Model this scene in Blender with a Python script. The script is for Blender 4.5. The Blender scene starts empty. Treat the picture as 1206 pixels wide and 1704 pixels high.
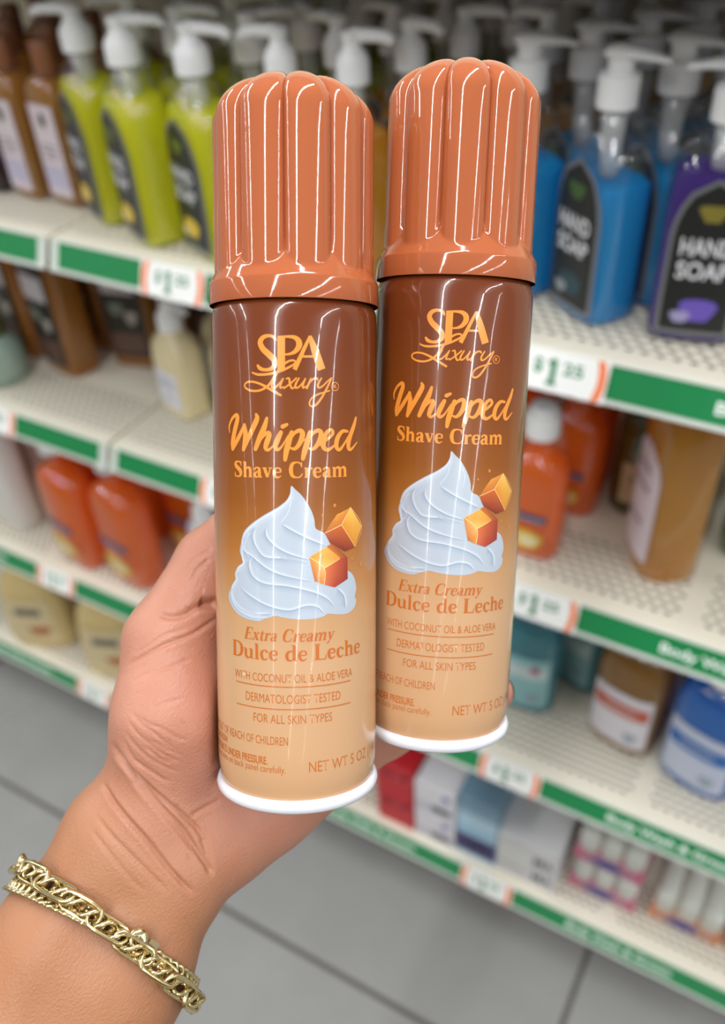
import bpy, bmesh, math, random
import numpy as np
from mathutils import Matrix, Vector

sc = bpy.context.scene
COL = sc.collection
random.seed(7)

# ------------------------------------------------------------------ camera, world, lamps, exposure
cam = bpy.data.cameras.new('camera')
cam.sensor_fit = 'VERTICAL'; cam.sensor_height = 36.0; cam.lens = 31.34
cam.clip_start = 0.02; cam.clip_end = 60
camo = bpy.data.objects.new('camera', cam); COL.objects.link(camo)
EYE = Vector((0, 0, 1.36))
AX = ((0.87073, 0.48907, -0.05131), (0.28502, -0.58695, -0.75779), (-0.40073, 0.64521, -0.65048))  # right, down, forward
camo.matrix_world = Matrix(((AX[0][0], -AX[1][0], -AX[2][0], EYE[0]), (AX[0][1], -AX[1][1], -AX[2][1], EYE[1]),
                            (AX[0][2], -AX[1][2], -AX[2][2], EYE[2]), (0, 0, 0, 1)))
sc.camera = camo
cam.dof.use_dof = True; cam.dof.focus_distance = 0.240; cam.dof.aperture_fstop = 8.6; cam.dof.aperture_blades = 0

sc.view_settings.view_transform = 'Standard'; sc.view_settings.look = 'None'
sc.view_settings.gamma = 1.0; sc.view_settings.use_curve_mapping = False
sc.view_settings.exposure = 0.08
sc.cycles.transparent_max_bounces = 40; sc.cycles.max_bounces = 8
sc.cycles.caustics_reflective = False; sc.cycles.caustics_refractive = False
sc.cycles.use_denoising = True

w = bpy.data.worlds.new('store_air'); sc.world = w; w.use_nodes = True
w.node_tree.nodes['Background'].inputs[0].default_value = (0.93, 0.97, 1.0, 1)
w.node_tree.nodes['Background'].inputs[1].default_value = 0.34

def tube_lamp(x, y, length, power, z=3.1, width=0.055):
    l = bpy.data.lights.new('ceiling_tube', 'AREA'); l.shape = 'RECTANGLE'; l.size = width; l.size_y = length
    l.energy = power; l.color = (0.97, 0.985, 1.0)
    o = bpy.data.objects.new('ceiling_tube', l); COL.objects.link(o); o.location = (x, y, z)
    return o
for lx in (-6.0, -3.0, 0.02, 3.0, 6.0):
    for ly in (-9.2, -6.7, -4.2, -1.7, 0.75):
        tube_lamp(lx, ly, 2.3, 7 if ly < -5 else 15 if ly < -3 else 46)

# ------------------------------------------------------------------ helpers
def lin(c):
    return tuple((v/12.92 if v <= 0.04045 else ((v+0.055)/1.055)**2.4) for v in c)
def hexc(h, a=1.0):
    h = h.lstrip('#'); return lin(tuple(int(h[i:i+2], 16)/255 for i in (0, 2, 4))) + (a,)
MATS = {}
def mat(name, col, rough=0.5, metal=0.0, spec=0.5, coat=0.0, noise=0.0, nscale=40.0, bump=0.0, bscale=200.0, sheen=0.0):
    if name in MATS: return MATS[name]
    m = bpy.data.materials.new(name); m.use_nodes = True; nt = m.node_tree; b = nt.nodes['Principled BSDF']
    c = hexc(col) if isinstance(col, str) else tuple(col)
    b.inputs['Base Color'].default_value = c; b.inputs['Roughness'].default_value = rough
    b.inputs['Metallic'].default_value = metal; b.inputs['Specular IOR Level'].default_value = spec
    b.inputs['Coat Weight'].default_value = coat; b.inputs['Coat Roughness'].default_value = 0.04
    if noise > 0:
        tc = nt.nodes.new('ShaderNodeTexCoord'); n = nt.nodes.new('ShaderNodeTexNoise'); n.inputs['Scale'].default_value = nscale
        n.inputs['Detail'].default_value = 4
        nt.links.new(tc.outputs['Object'], n.inputs['Vector'])
        r = nt.nodes.new('ShaderNodeMixRGB'); r.inputs[1].default_value = tuple(v*(1-noise) for v in c[:3])+(1,)
        r.inputs[2].default_value = tuple(min(1, v*(1+noise)) for v in c[:3])+(1,)
        nt.links.new(n.outputs['Fac'], r.inputs[0]); nt.links.new(r.outputs[0], b.inputs['Base Color'])
    if bump > 0:
        tc = nt.nodes.new('ShaderNodeTexCoord'); n = nt.nodes.new('ShaderNodeTexNoise'); n.inputs['Scale'].default_value = bscale
        nt.links.new(tc.outputs['Object'], n.inputs['Vector'])
        bp = nt.nodes.new('ShaderNodeBump'); bp.inputs['Strength'].default_value = bump; bp.inputs['Distance'].default_value = 0.001
        nt.links.new(n.outputs['Fac'], bp.inputs['Height']); nt.links.new(bp.outputs['Normal'], b.inputs['Normal'])
    MATS[name] = m; return m

def vcol_mat(name, rough=0.25):
    if name in MATS: return MATS[name]
    m = bpy.data.materials.new(name); m.use_nodes = True; nt = m.node_tree; b = nt.nodes['Principled BSDF']
    a = nt.nodes.new('ShaderNodeAttribute'); a.attribute_name = 'ink'
    nt.links.new(a.outputs['Color'], b.inputs['Base Color']); b.inputs['Roughness'].default_value = rough
    b.inputs['Coat Weight'].default_value = 0.6; b.inputs['Coat Roughness'].default_value = 0.05
    MATS[name] = m; return m

def liquid_mat(name, col, clear=0.45):
    clear *= 0.5
    if name in MATS: return MATS[name]
    m = bpy.data.materials.new(name); m.use_nodes = True; nt = m.node_tree; nt.nodes.clear()
    out = nt.nodes.new('ShaderNodeOutputMaterial'); c = hexc(col)
    tr = nt.nodes.new('ShaderNodeBsdfTransparent'); tr.inputs[0].default_value = tuple(v**0.5 for v in c[:3])+(1,)
    di = nt.nodes.new('ShaderNodeBsdfDiffuse'); di.inputs[0].default_value = c
    tl = nt.nodes.new('ShaderNodeBsdfTranslucent'); tl.inputs[0].default_value = c
    m1 = nt.nodes.new('ShaderNodeMixShader'); m1.inputs[0].default_value = 0.5
    m2 = nt.nodes.new('ShaderNodeMixShader'); m2.inputs[0].default_value = clear
    nt.links.new(di.outputs[0], m1.inputs[1]); nt.links.new(tl.outputs[0], m1.inputs[2])
    nt.links.new(m1.outputs[0], m2.inputs[1]); nt.links.new(tr.outputs[0], m2.inputs[2])
    nt.links.new(m2.outputs[0], out.inputs[0]); MATS[name] = m; return m

def shell_mat(name='clear_plastic', col=(0.985, 0.99, 0.99, 1), haze=0.015):
    if name in MATS: return MATS[name]
    m = bpy.data.materials.new(name); m.use_nodes = True; nt = m.node_tree; nt.nodes.clear()
    out = nt.nodes.new('ShaderNodeOutputMaterial')
    tr = nt.nodes.new('ShaderNodeBsdfTransparent'); tr.inputs[0].default_value = col
    gl = nt.nodes.new('ShaderNodeBsdfGlossy'); gl.inputs['Roughness'].default_value = 0.06
    di = nt.nodes.new('ShaderNodeBsdfDiffuse'); di.inputs[0].default_value = (0.8, 0.8, 0.8, 1)
    fr = nt.nodes.new('ShaderNodeFresnel'); fr.inputs[0].default_value = 1.45
    m1 = nt.nodes.new('ShaderNodeMixShader'); m1.inputs[0].default_value = haze
    m2 = nt.nodes.new('ShaderNodeMixShader')
    nt.links.new(tr.outputs[0], m1.inputs[1]); nt.links.new(di.outputs[0], m1.inputs[2])
    gm = nt.nodes.new('ShaderNodeNewGeometry'); fm = nt.nodes.new('ShaderNodeMath'); fm.operation = 'SUBTRACT'; fm.inputs[0].default_value = 1.0; fm.use_clamp = True   # no gloss on the inside of the wall
    nt.links.new(gm.outputs['Backfacing'], fm.inputs[1]); fk = nt.nodes.new('ShaderNodeMath'); fk.operation = 'MULTIPLY'; ft = nt.nodes.new('ShaderNodeMath'); ft.operation = 'MULTIPLY_ADD'; ft.inputs[1].default_value = 1.3; ft.inputs[2].default_value = 0.03
    nt.links.new(fr.outputs[0], ft.inputs[0]); nt.links.new(ft.outputs[0], fk.inputs[0]); nt.links.new(fm.outputs[0], fk.inputs[1])
    nt.links.new(fk.outputs[0], m2.inputs[0]); nt.links.new(m1.outputs[0], m2.inputs[1]); nt.links.new(gl.outputs[0], m2.inputs[2])
    nt.links.new(m2.outputs[0], out.inputs[0]); MATS[name] = m; return m

def mesh(name, V, F, m=None, parent=None, smooth=False, cols=None):
    me = bpy.data.meshes.new(name); me.from_pydata([tuple(v) for v in V], [], [tuple(f) for f in F]); me.update()
    if smooth is True:
        for p in me.polygons: p.use_smooth = True
    elif smooth:
        for p in me.polygons: p.use_smooth = True
        me.set_sharp_from_angle(angle=math.radians(smooth))
    if cols is not None:
        at = me.color_attributes.new('ink', 'FLOAT_COLOR', 'POINT')
        for i, c in enumerate(cols): at.data[i].color = tuple(c[:3])+(1,)
    if m: me.materials.append(m)
    o = bpy.data.objects.new(name, me); COL.objects.link(o)
    if parent: o.parent = parent
    return o
def tag(o, label=None, cat=None, group=None, kind=None):
    if label: o['label'] = label
    if cat: o['category'] = cat
    if group: o['group'] = group
    if kind: o['kind'] = kind
    return o
def empty(name, loc=(0, 0, 0), rz=0.0):
    o = bpy.data.objects.new(name, None); o.empty_display_size = 0.02; COL.objects.link(o)
    o.location = loc; o.rotation_euler = (0, 0, rz); return o
def copy_tree(o, parent=None):
    c = o.copy(); COL.objects.link(c)
    if parent: c.parent = parent
    for ch in list(o.children): copy_tree(ch, c)
    return c

class G:
    """collects vertices and faces for one mesh"""
    def __init__(s): s.V = []; s.F = []
    def add(s, V, F):
        b = len(s.V); s.V += [tuple(v) for v in V]; s.F += [tuple(i+b for i in f) for f in F]; return s
    def box(s, x0, x1, y0, y1, z0, z1, bev=0.0):
        if bev <= 0:
            V = [(x, y, z) for z in (z0, z1) for y in (y0, y1) for x in (x0, x1)]
            return s.add(V, [(0, 2, 3, 1), (4, 5, 7, 6), (0, 1, 5, 4), (2, 6, 7, 3), (0, 4, 6, 2), (1, 3, 7, 5)])
        bm = bmesh.new(); bmesh.ops.create_cube(bm, size=1)
        for v in bm.verts: v.co = Vector(((x0+x1)/2+v.co.x*(x1-x0), (y0+y1)/2+v.co.y*(y1-y0), (z0+z1)/2+v.co.z*(z1-z0)))
        bmesh.ops.bevel(bm, geom=bm.edges[:], offset=bev, segments=2, affect='EDGES', profile=0.6)
        bm.verts.index_update(); V = [v.co[:] for v in bm.verts]; F = [[v.index for v in f.verts] for f in bm.faces]; bm.free()
        return s.add(V, F)
    def rings(s, rings, cap0=True, cap1=True):
        n = len(rings[0]); V = [p for r in rings for p in r]; F = []
        for i in range(len(rings)-1):
            for j in range(n):
                a = i*n+j; b = i*n+(j+1) % n; F.append((a, b, b+n, a+n))
        if cap0: F.append(tuple(reversed(range(n))))
        if cap1: F.append(tuple(range((len(rings)-1)*n, len(rings)*n)))
        return s.add(V, F)
    def lathe(s, prof, n=32, cx=0, cy=0, cap0=True, cap1=True):
        return s.rings([[(cx+r*math.cos(2*math.pi*k/n), cy+r*math.sin(2*math.pi*k/n), z) for k in range(n)] for r, z in prof], cap0, cap1)
    def loft(s, prof, n=40, cap0=True, cap1=True):
        """prof: (z, width, depth, exponent) super-ellipse sections"""
        R = []
        for z, wd, dp, ex in prof:
            r = []
            for k in range(n):
                a = 2*math.pi*k/n; c, d = math.cos(a), math.sin(a)
                r.append((wd/2*math.copysign(abs(c)**(2/ex), c), dp/2*math.copysign(abs(d)**(2/ex), d), z))
            R.append(r)
        return s.rings(R, cap0, cap1)
    def tube(s, pts, rad, n=10, cap=True):
        pts = [Vector(p) for p in pts]; R = []; up = None
        for i, p in enumerate(pts):
            t = (pts[min(i+1, len(pts)-1)]-pts[max(i-1, 0)]).normalized()
            if up is None: up = t.orthogonal().normalized()
            up = (up-t*up.dot(t)).normalized(); sd = t.cross(up)
            r = rad[i] if isinstance(rad, (list, tuple)) else rad
            R.append([tuple(p+up*(r*math.cos(2*math.pi*k/n))+sd*(r*math.sin(2*math.pi*k/n))) for k in range(n)])
        return s.rings(R, cap, cap)
    def obj(s, name, m=None, parent=None, smooth=False):
        return mesh(name, s.V, s.F, m, parent, smooth)

def text_geo(body, bold=0.0, cache={}):
    """flat glyph geometry of the built-in sans face: vertices (x, y), faces"""
    key = (body, bold)
    if key in cache: return cache[key]
    cu = bpy.data.curves.new('t', 'FONT'); cu.body = body; cu.size = 1.0; cu.offset = bold; cu.resolution_u = 4; cu.fill_mode = 'FRONT'
    o = bpy.data.objects.new('t', cu); COL.objects.link(o)
    dg = bpy.context.evaluated_depsgraph_get(); me = bpy.data.meshes.new_from_object(o.evaluated_get(dg))
    V = [v.co.xy[:] for v in me.vertices]; F = [tuple(p.vertices) for p in me.polygons]
    bpy.data.objects.remove(o); bpy.data.curves.remove(cu); bpy.data.meshes.remove(me)
    cache[key] = (V, F); return V, F
def fit_text(body, x0, x1, y, cap, bold=0.0):
    """text scaled to run from x0 to x1 on baseline y with the given capital height"""
    V, F = text_geo(body, bold); xs = [v[0] for v in V]; a, b = min(xs), max(xs); k = cap/0.73
    return [((v[0]-a)/(b-a)*(x1-x0)+x0, v[1]*k+y) for v in V], F

def catmull(P, sub=6, closed=False):
    P = [tuple(p) for p in P]
    if len(P) < 3 and not closed: return P
    out = []; n = len(P); rng = range(n if closed else n-1)
    for i in rng:
        g = (lambda k: P[k % n]) if closed else (lambda k: P[min(max(k, 0), n-1)])
        p0, p1, p2, p3 = g(i-1), g(i), g(i+1), g(i+2)
        for j in range(sub):
            t = j/sub
            out.append(tuple(0.5*((2*b)+(-a+c)*t+(2*a-5*b+4*c-d)*t*t+(-a+3*b-3*c+d)*t**3) for a, b, c, d in zip(p0, p1, p2, p3)))
    if not closed: out.append(P[-1])
    return out
def stroke(g, pts, kw=1.0, sub=6, round_ends=True):
    """brush stroke with varying width; pts (x, y, width) -> flat faces in the xy plane of collector g"""
    P = catmull(pts, sub); n = len(P); Lf = []; Rt = []
    for i, p in enumerate(P):
        a = P[max(i-1, 0)]; b = P[min(i+1, n-1)]; dx, dy = b[0]-a[0], b[1]-a[1]; l = math.hypot(dx, dy) or 1
        h = p[2]*kw/2; Lf.append((p[0]-dy/l*h, p[1]+dx/l*h)); Rt.append((p[0]+dy/l*h, p[1]-dx/l*h))
    V = [(x, y, 0) for x, y in Lf+Rt]; F = [(i, n+i, n+i+1, i+1) for i in range(n-1)]
    g.add(V, F)
    if round_ends:
        for p in (P[0], P[-1]):
            r = p[2]*kw/2; g.add([(p[0]+r*math.cos(a*math.pi/4), p[1]+r*math.sin(a*math.pi/4), 0) for a in range(8)], [tuple(range(8))])
    return g
def slice_x(V, F, step, cols=None):
    """cut flat geometry along x so that it can bend round a cylinder"""
    bm = bmesh.new(); vs = [bm.verts.new((v[0], v[1], 0)) for v in V]
    for f in F:
        try: bm.faces.new([vs[i] for i in f])
        except ValueError: pass
    bmesh.ops.triangulate(bm, faces=[f for f in bm.faces if len(f.verts) > 4])
    xs = [v.co.x for v in bm.verts]; x = math.floor(min(xs)/step)*step+step
    while x < max(xs):
        bmesh.ops.bisect_plane(bm, geom=bm.verts[:]+bm.edges[:]+bm.faces[:], plane_co=(x, 0, 0), plane_no=(1, 0, 0)); x += step
    bm.verts.index_update(); V2 = [v.co.xy[:] for v in bm.verts]; F2 = [[v.index for v in f.verts] for f in bm.faces]; bm.free()
    return V2, F2

# ------------------------------------------------------------------ the setting: floor, gondola shelving
def floor_mat():
    m = bpy.data.materials.new('floor_tile'); m.use_nodes = True; nt = m.node_tree; b = nt.nodes['Principled BSDF']
    g = nt.nodes.new('ShaderNodeNewGeometry'); sp = nt.nodes.new('ShaderNodeSeparateXYZ'); nt.links.new(g.outputs['Position'], sp.inputs[0])
    def M(op, a, b_=None):
        n = nt.nodes.new('ShaderNodeMath'); n.operation = op
        for i, v in enumerate((a, b_)):
            if v is None: continue
            if isinstance(v, (int, float)): n.inputs[i].default_value = v
            else: nt.links.new(v, n.inputs[i])
        return n.outputs[0]
    def line(s, off):
        t = M('MODULO', M('ADD', M('SUBTRACT', s, off), 6.1), 0.61)
        return M('LESS_THAN', M('MINIMUM', t, M('SUBTRACT', 0.61, t)), 0.0042)
    gr = M('MAXIMUM', line(sp.outputs[0], -0.052), line(sp.outputs[1], 0.428))
    n1 = nt.nodes.new('ShaderNodeTexNoise'); n1.inputs['Scale'].default_value = 9; n1.inputs['Detail'].default_value = 6
    n2 = nt.nodes.new('ShaderNodeTexNoise'); n2.inputs['Scale'].default_value = 160
    nt.links.new(g.outputs['Position'], n1.inputs['Vector']); nt.links.new(g.outputs['Position'], n2.inputs['Vector'])
    r = nt.nodes.new('ShaderNodeMixRGB'); r.inputs[1].default_value = hexc('#7f7e7b'); r.inputs[2].default_value = hexc('#9b9a97')
    nt.links.new(M('ADD', M('MULTIPLY', n1.outputs[0], 0.7), M('MULTIPLY', n2.outputs[0], 0.3)), r.inputs[0])
    r2 = nt.nodes.new('ShaderNodeMixRGB'); r2.inputs[2].default_value = hexc('#55524e'); nt.links.new(gr, r2.inputs[0]); nt.links.new(r.outputs[0], r2.inputs[1])
    nt.links.new(r2.outputs[0], b.inputs['Base Color']); b.inputs['Roughness'].default_value = 0.55; b.inputs['Specular IOR Level'].default_value = 0.3
    return m
def perf_mat():
    m = bpy.data.materials.new('perforated_steel'); m.use_nodes = True; nt = m.node_tree; b = nt.nodes['Principled BSDF']
    b.inputs['Base Color'].default_value = hexc('#e2dbc9'); b.inputs['Roughness'].default_value = 0.45
    g = nt.nodes.new('ShaderNodeTexCoord'); sp = nt.nodes.new('ShaderNodeSeparateXYZ'); nt.links.new(g.outputs['Object'], sp.inputs[0])
    def M(op, a, b_=None):
        n = nt.nodes.new('ShaderNodeMath'); n.operation = op
        for i, v in enumerate((a, b_)):
            if v is None: continue
            if isinstance(v, (int, float)): n.inputs[i].default_value = v
            else: nt.links.new(v, n.inputs[i])
        return n.outputs[0]
    px, py = 0.0125, 0.0095
    row = M('FLOOR', M('DIVIDE', sp.outputs[1], py))
    sx = M('ADD', M('DIVIDE', sp.outputs[0], px), M('MULTIPLY', M('MODULO', M('ADD', row, 1000), 2), 0.5))
    fx = M('MULTIPLY', M('SUBTRACT', M('FRACT', M('ADD', sx, 1000)), 0.5), px)
    fy = M('MULTIPLY', M('SUBTRACT', M('FRACT', M('ADD', M('DIVIDE', sp.outputs[1], py), 1000)), 0.5), py)
    d = M('SQRT', M('ADD', M('POWER', M('DIVIDE', fx, 0.0036), 2), M('POWER', M('DIVIDE', fy, 0.0027), 2)))
    hole = M('LESS_THAN', d, 1.0)
    ok = M('MULTIPLY', M('GREATER_THAN', sp.outputs[1], 0.019), M('LESS_THAN', sp.outputs[1], 0.095))
    ok = M('MULTIPLY', ok, M('GREATER_THAN', sp.outputs[2], -0.002))
    t = nt.nodes.new('ShaderNodeBsdfTransparent'); mx = nt.nodes.new('ShaderNodeMixShader')
    nt.links.new(M('MULTIPLY', hole, ok), mx.inputs[0]); nt.links.new(b.outputs[0], mx.inputs[1]); nt.links.new(t.outputs[0], mx.inputs[2])
    nt.links.new(mx.outputs[0], nt.nodes['Material Output'].inputs[0]); return m
M_floor = floor_mat(); M_perf = perf_mat()
M_steel = mat('almond_steel', '#ddd5c2', 0.42, noise=0.04, nscale=30)
M_green = mat('green_strip', '#128048', 0.25, spec=0.6, coat=0.5)
M_chan = mat('channel_plastic', '#cfd6cd', 0.3)
M_white = mat('white_plastic', '#eceded', 0.35)
M_print = mat('white_ink', '#e9f1ea', 0.4)
M_tagw = mat('tag_card', '#f1f2ee', 0.4)
M_tago = mat('tag_orange_ink', '#f2814a', 0.4)
M_tagg = mat('tag_green_ink', '#11804a', 0.4)

tag(mesh('floor', [(-4, -3, 0), (3, -3, 0), (3, 2, 0), (-4, 2, 0)], [(0, 1, 2, 3)], M_floor), 'grey square floor tiles with dark grout lines', 'floor', kind='structure')
YF = 0.60; YB = 1.0
SHELF = {1: 0.994, 2: 0.73, 3: 0.428, 4: 0.14}
BAYS = ((-1.66, -0.7335), (-0.7275, 0.19))
tag(G().box(-1.68, 1.12, YB, YB+0.02, 0.0, 1.9).obj('wall_back', M_steel), 'almond coloured back panel of the shelving', 'back panel', kind='structure')
tag(G().box(-4.0, 3.0, -1.75, -1.35, 0.0, 1.50).obj('wall_light_block', mat('light_block_brown', '#8a7a68', 0.6, noise=0.5, nscale=9)), 'unseen shelving-high box behind the viewer, added to block low light', 'shelving', kind='structure')  # unseen box put in to keep low-angle light off the shelf interiors
tag(G().box(-1.66, 1.10, 0.635, 0.65, 0.0, 0.128).obj('baseboard_front', mat('kick_plate', '#6f6a62', 0.5)), 'recessed kick plate under the lowest shelf', 'kick plate', kind='structure')

def shelf(bay, k, texts=(), label='', third=None):
    x0, x1 = third or BAYS[bay]; z = SHELF[k] if k else 1.280
    r = empty('shelf', (x0, YF, z)); W = x1-x0; D = YB-YF-0.002
    tag(r, label, 'shelf', 'perforated store shelves')
    g = G()   # sheet deck with a rolled front lip
    prof = [(0.0, -0.004), (0.0008, -0.0012), (0.003, 0.0), (D, 0.0), (D, -0.001), (0.004, -0.001), (0.0015, -0.004)]
    g.rings([[(xx, y, zz) for y, zz in prof] for xx in (0.0, W)]); g.obj('deck', M_perf, r)
    g = G().box(0.0, W, 0.004, 0.012, -0.034, -0.0012); g.box(0.0, 0.004, 0.012, D, -0.034, -0.0012); g.box(W-0.004, W, 0.012, D, -0.034, -0.0012)
    for q in (0.25, 0.5, 0.75): g.box(W*q-0.01, W*q+0.01, 0.012, D, -0.02, -0.0012)
    g.obj('shelf_rail', M_steel, r)
    G().box(0.004, W-0.004, 0.012, D, -0.0225, -0.0215).obj('hole_shade_tray', mat('hole_shade_dark', '#6d685e', 0.6), r)  # dark plate added so the deck holes look shaded inside
    # tilted price channel
    T0 = Vector((0, 0.0, -0.001)); T1 = Vector((0, -0.0122, -0.0305)); e = (T1-T0).normalized(); nrm = Vector((0, -e.z, e.y))
    if nrm.y > 0: nrm = -nrm
    def slab(a, b, s0, s1, t0, t1):
        P = [T0+e*s+nrm*t for s, t in ((s0, t0), (s1, t0), (s1, t1), (s0, t1))]
        return [[(xx, p.y, p.z) for p in P] for xx in (a, b)]
    ch = G(); L = (T1-T0).length
    ch.rings(slab(0.001, W-0.001, 0, L, -0.002, 0.0)); ch.rings(slab(0.001, W-0.001, -0.001, 0.0012, 0, 0.0016)); ch.rings(slab(0.001, W-0.001, L-0.004, L, 0, 0.0016))
    co = ch.obj('price_channel', M_chan, r)
    st = G().rings(slab(0.012, W-0.012, 0.0014, L-0.0042, 0.0001, 0.0008)).obj('label_strip', M_green, co)
    for txt, xa, xb in texts:
        V, F = fit_text(txt, xa-x0, xb-x0, 0, 0.0098, 0.022)
        mesh('lettering', [tuple(Vector((v[0], 0, 0))+T0+e*(L*0.62-v[1])+nrm*0.0010) for v in V], F, M_print, st)
    return r, (T0, e, nrm, L)
def price_tag(k, xa, label, wd=0.078):
    """white price card with orange rounded ends pushed into the channel"""
    r = empty('price_tag', (xa, YF, SHELF[k])); tag(r, label, 'price tag', 'price tags in the shelf channels')
    T0 = Vector((0, 0.0, -0.001)); T1 = Vector((0, -0.0122, -0.0305)); e = (T1-T0).normalized(); n = Vector((0, -e.z, e.y)); n = -n if n.y > 0 else n
    L = (T1-T0).length; at = lambda x, s, t: tuple(Vector((x, 0, 0))+T0+e*s+n*t)
    def card(x0, x1, s0, s1, t0, t1):
        return [[at(x0, s0, t0), at(x0, s1, t0), at(x0, s1, t1), at(x0, s0, t1)], [at(x1, s0, t0), at(x1, s1, t0), at(x1, s1, t1), at(x1, s0, t1)]]
    G().rings(card(0, wd, -0.0004, L+0.0005, 0.0017, 0.0023)).obj('card', M_tagw, r)
    for sgn, xc in ((1, 0.001), (-1, wd-0.001)):
        g = G(); N = 10; V = []
        for i in range(N+1):
            s = L*i/N; bow = 0.003*(1-(2*i/N-1)**2); V += [at(xc+sgn*(0.0033-bow), s, 0.00245), at(xc+sgn*(0.0095-bow), s, 0.00245)]
        g.add(V, [(2*i, 2*i+1, 2*i+3, 2*i+2) for i in range(N)]); g.obj('orange_band', M_tago, r)
    g = G()
    for body, xa2, xb2, cap, sb in (('$', 0.0185, 0.0255, 0.011, 0.0175), ('25', 0.0425, 0.0585, 0.0095, 0.0165)):
        V, F = fit_text(body, xa2, xb2, 0, cap, 0.02); g.add([at(v[0], sb-v[1], 0.0026) for v in V], F)
    one = G()
    for s in ([(0.0345, 0.0205, 0.0044), (0.0345, 0.0, 0.0044)], [(0.0345, 0.0203, 0.0026), (0.0298, 0.0165, 0.0026)], [(0.0298, 0.0012, 0.0026), (0.0386, 0.0012, 0.0026)]): stroke(one, s, 1.0, 4, False)
    g.add([at(v[0], 0.0268-v[1], 0.0026) for v in one.V], one.F)
    g.obj('price_figures', M_tagg, r)
    return r
TX = 'Body Wash & Groom'
shelf(0, 1, (), 'top shelf of the left section carrying brown-capped bottles')
shelf(1, 1, ((TX, -0.058, 0.088),), 'top shelf of the right section carrying pump soaps')
shelf(0, 2, (), 'second shelf of the left section carrying dark amber bottles')
shelf(1, 2, ((TX, -0.055, 0.09),), 'second shelf of the right section, mostly orange and amber bottles')
shelf(0, 3, ((TX, -1.187, -1.041),), 'third shelf of the left section under the orange bottles')
shelf(1, 3, ((TX, -0.066, 0.08),), 'third shelf of the right section carrying teal, brown and blue bottles')
shelf(0, 4, ((TX, -1.196, -1.05),), 'bottom shelf of the left section carrying beige bottles')
shelf(1, 4, ((TX, -0.465, -0.319), (TX, -0.086, 0.056)), 'bottom shelf of the right section carrying boxes and soap packs')
shelf(0, 0, (), 'upper shelf of the left section above the frame')
shelf(1, 0, (), 'upper shelf of the right section above the frame')
for k, xa, lab in ((1, -0.604, 'price tag below the yellow-green pump soaps'), (1, -0.217, 'price tag below the blue pump soaps'),
                   (2, -0.967, 'price tag at left end of second shelf below dark amber bottles'), (2, -0.588, 'price tag on second shelf just left of the front can'),
                   (2, -0.212, 'price tag below the right-hand orange bottle with white cap'),
                   (3, -0.969, 'price tag below the two large orange bottles'), (3, -0.225, 'price tag below the teal bottle on third shelf'),
                   (4, -0.985, 'lowest price tag at left, below the beige bottles'), (4, -0.243, 'lowest price tag at right, below the blue and white boxes')):
    price_tag(k, xa, lab)
for xu in (-0.7305, 0.193):
    tag(G().box(xu-0.012, xu+0.012, YB-0.03, YB-0.0005, 0.0, 1.9).obj('trim_1' if xu < 0 else 'trim_2', M_steel), 'slotted upright between shelf sections', 'upright', kind='structure')
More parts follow.
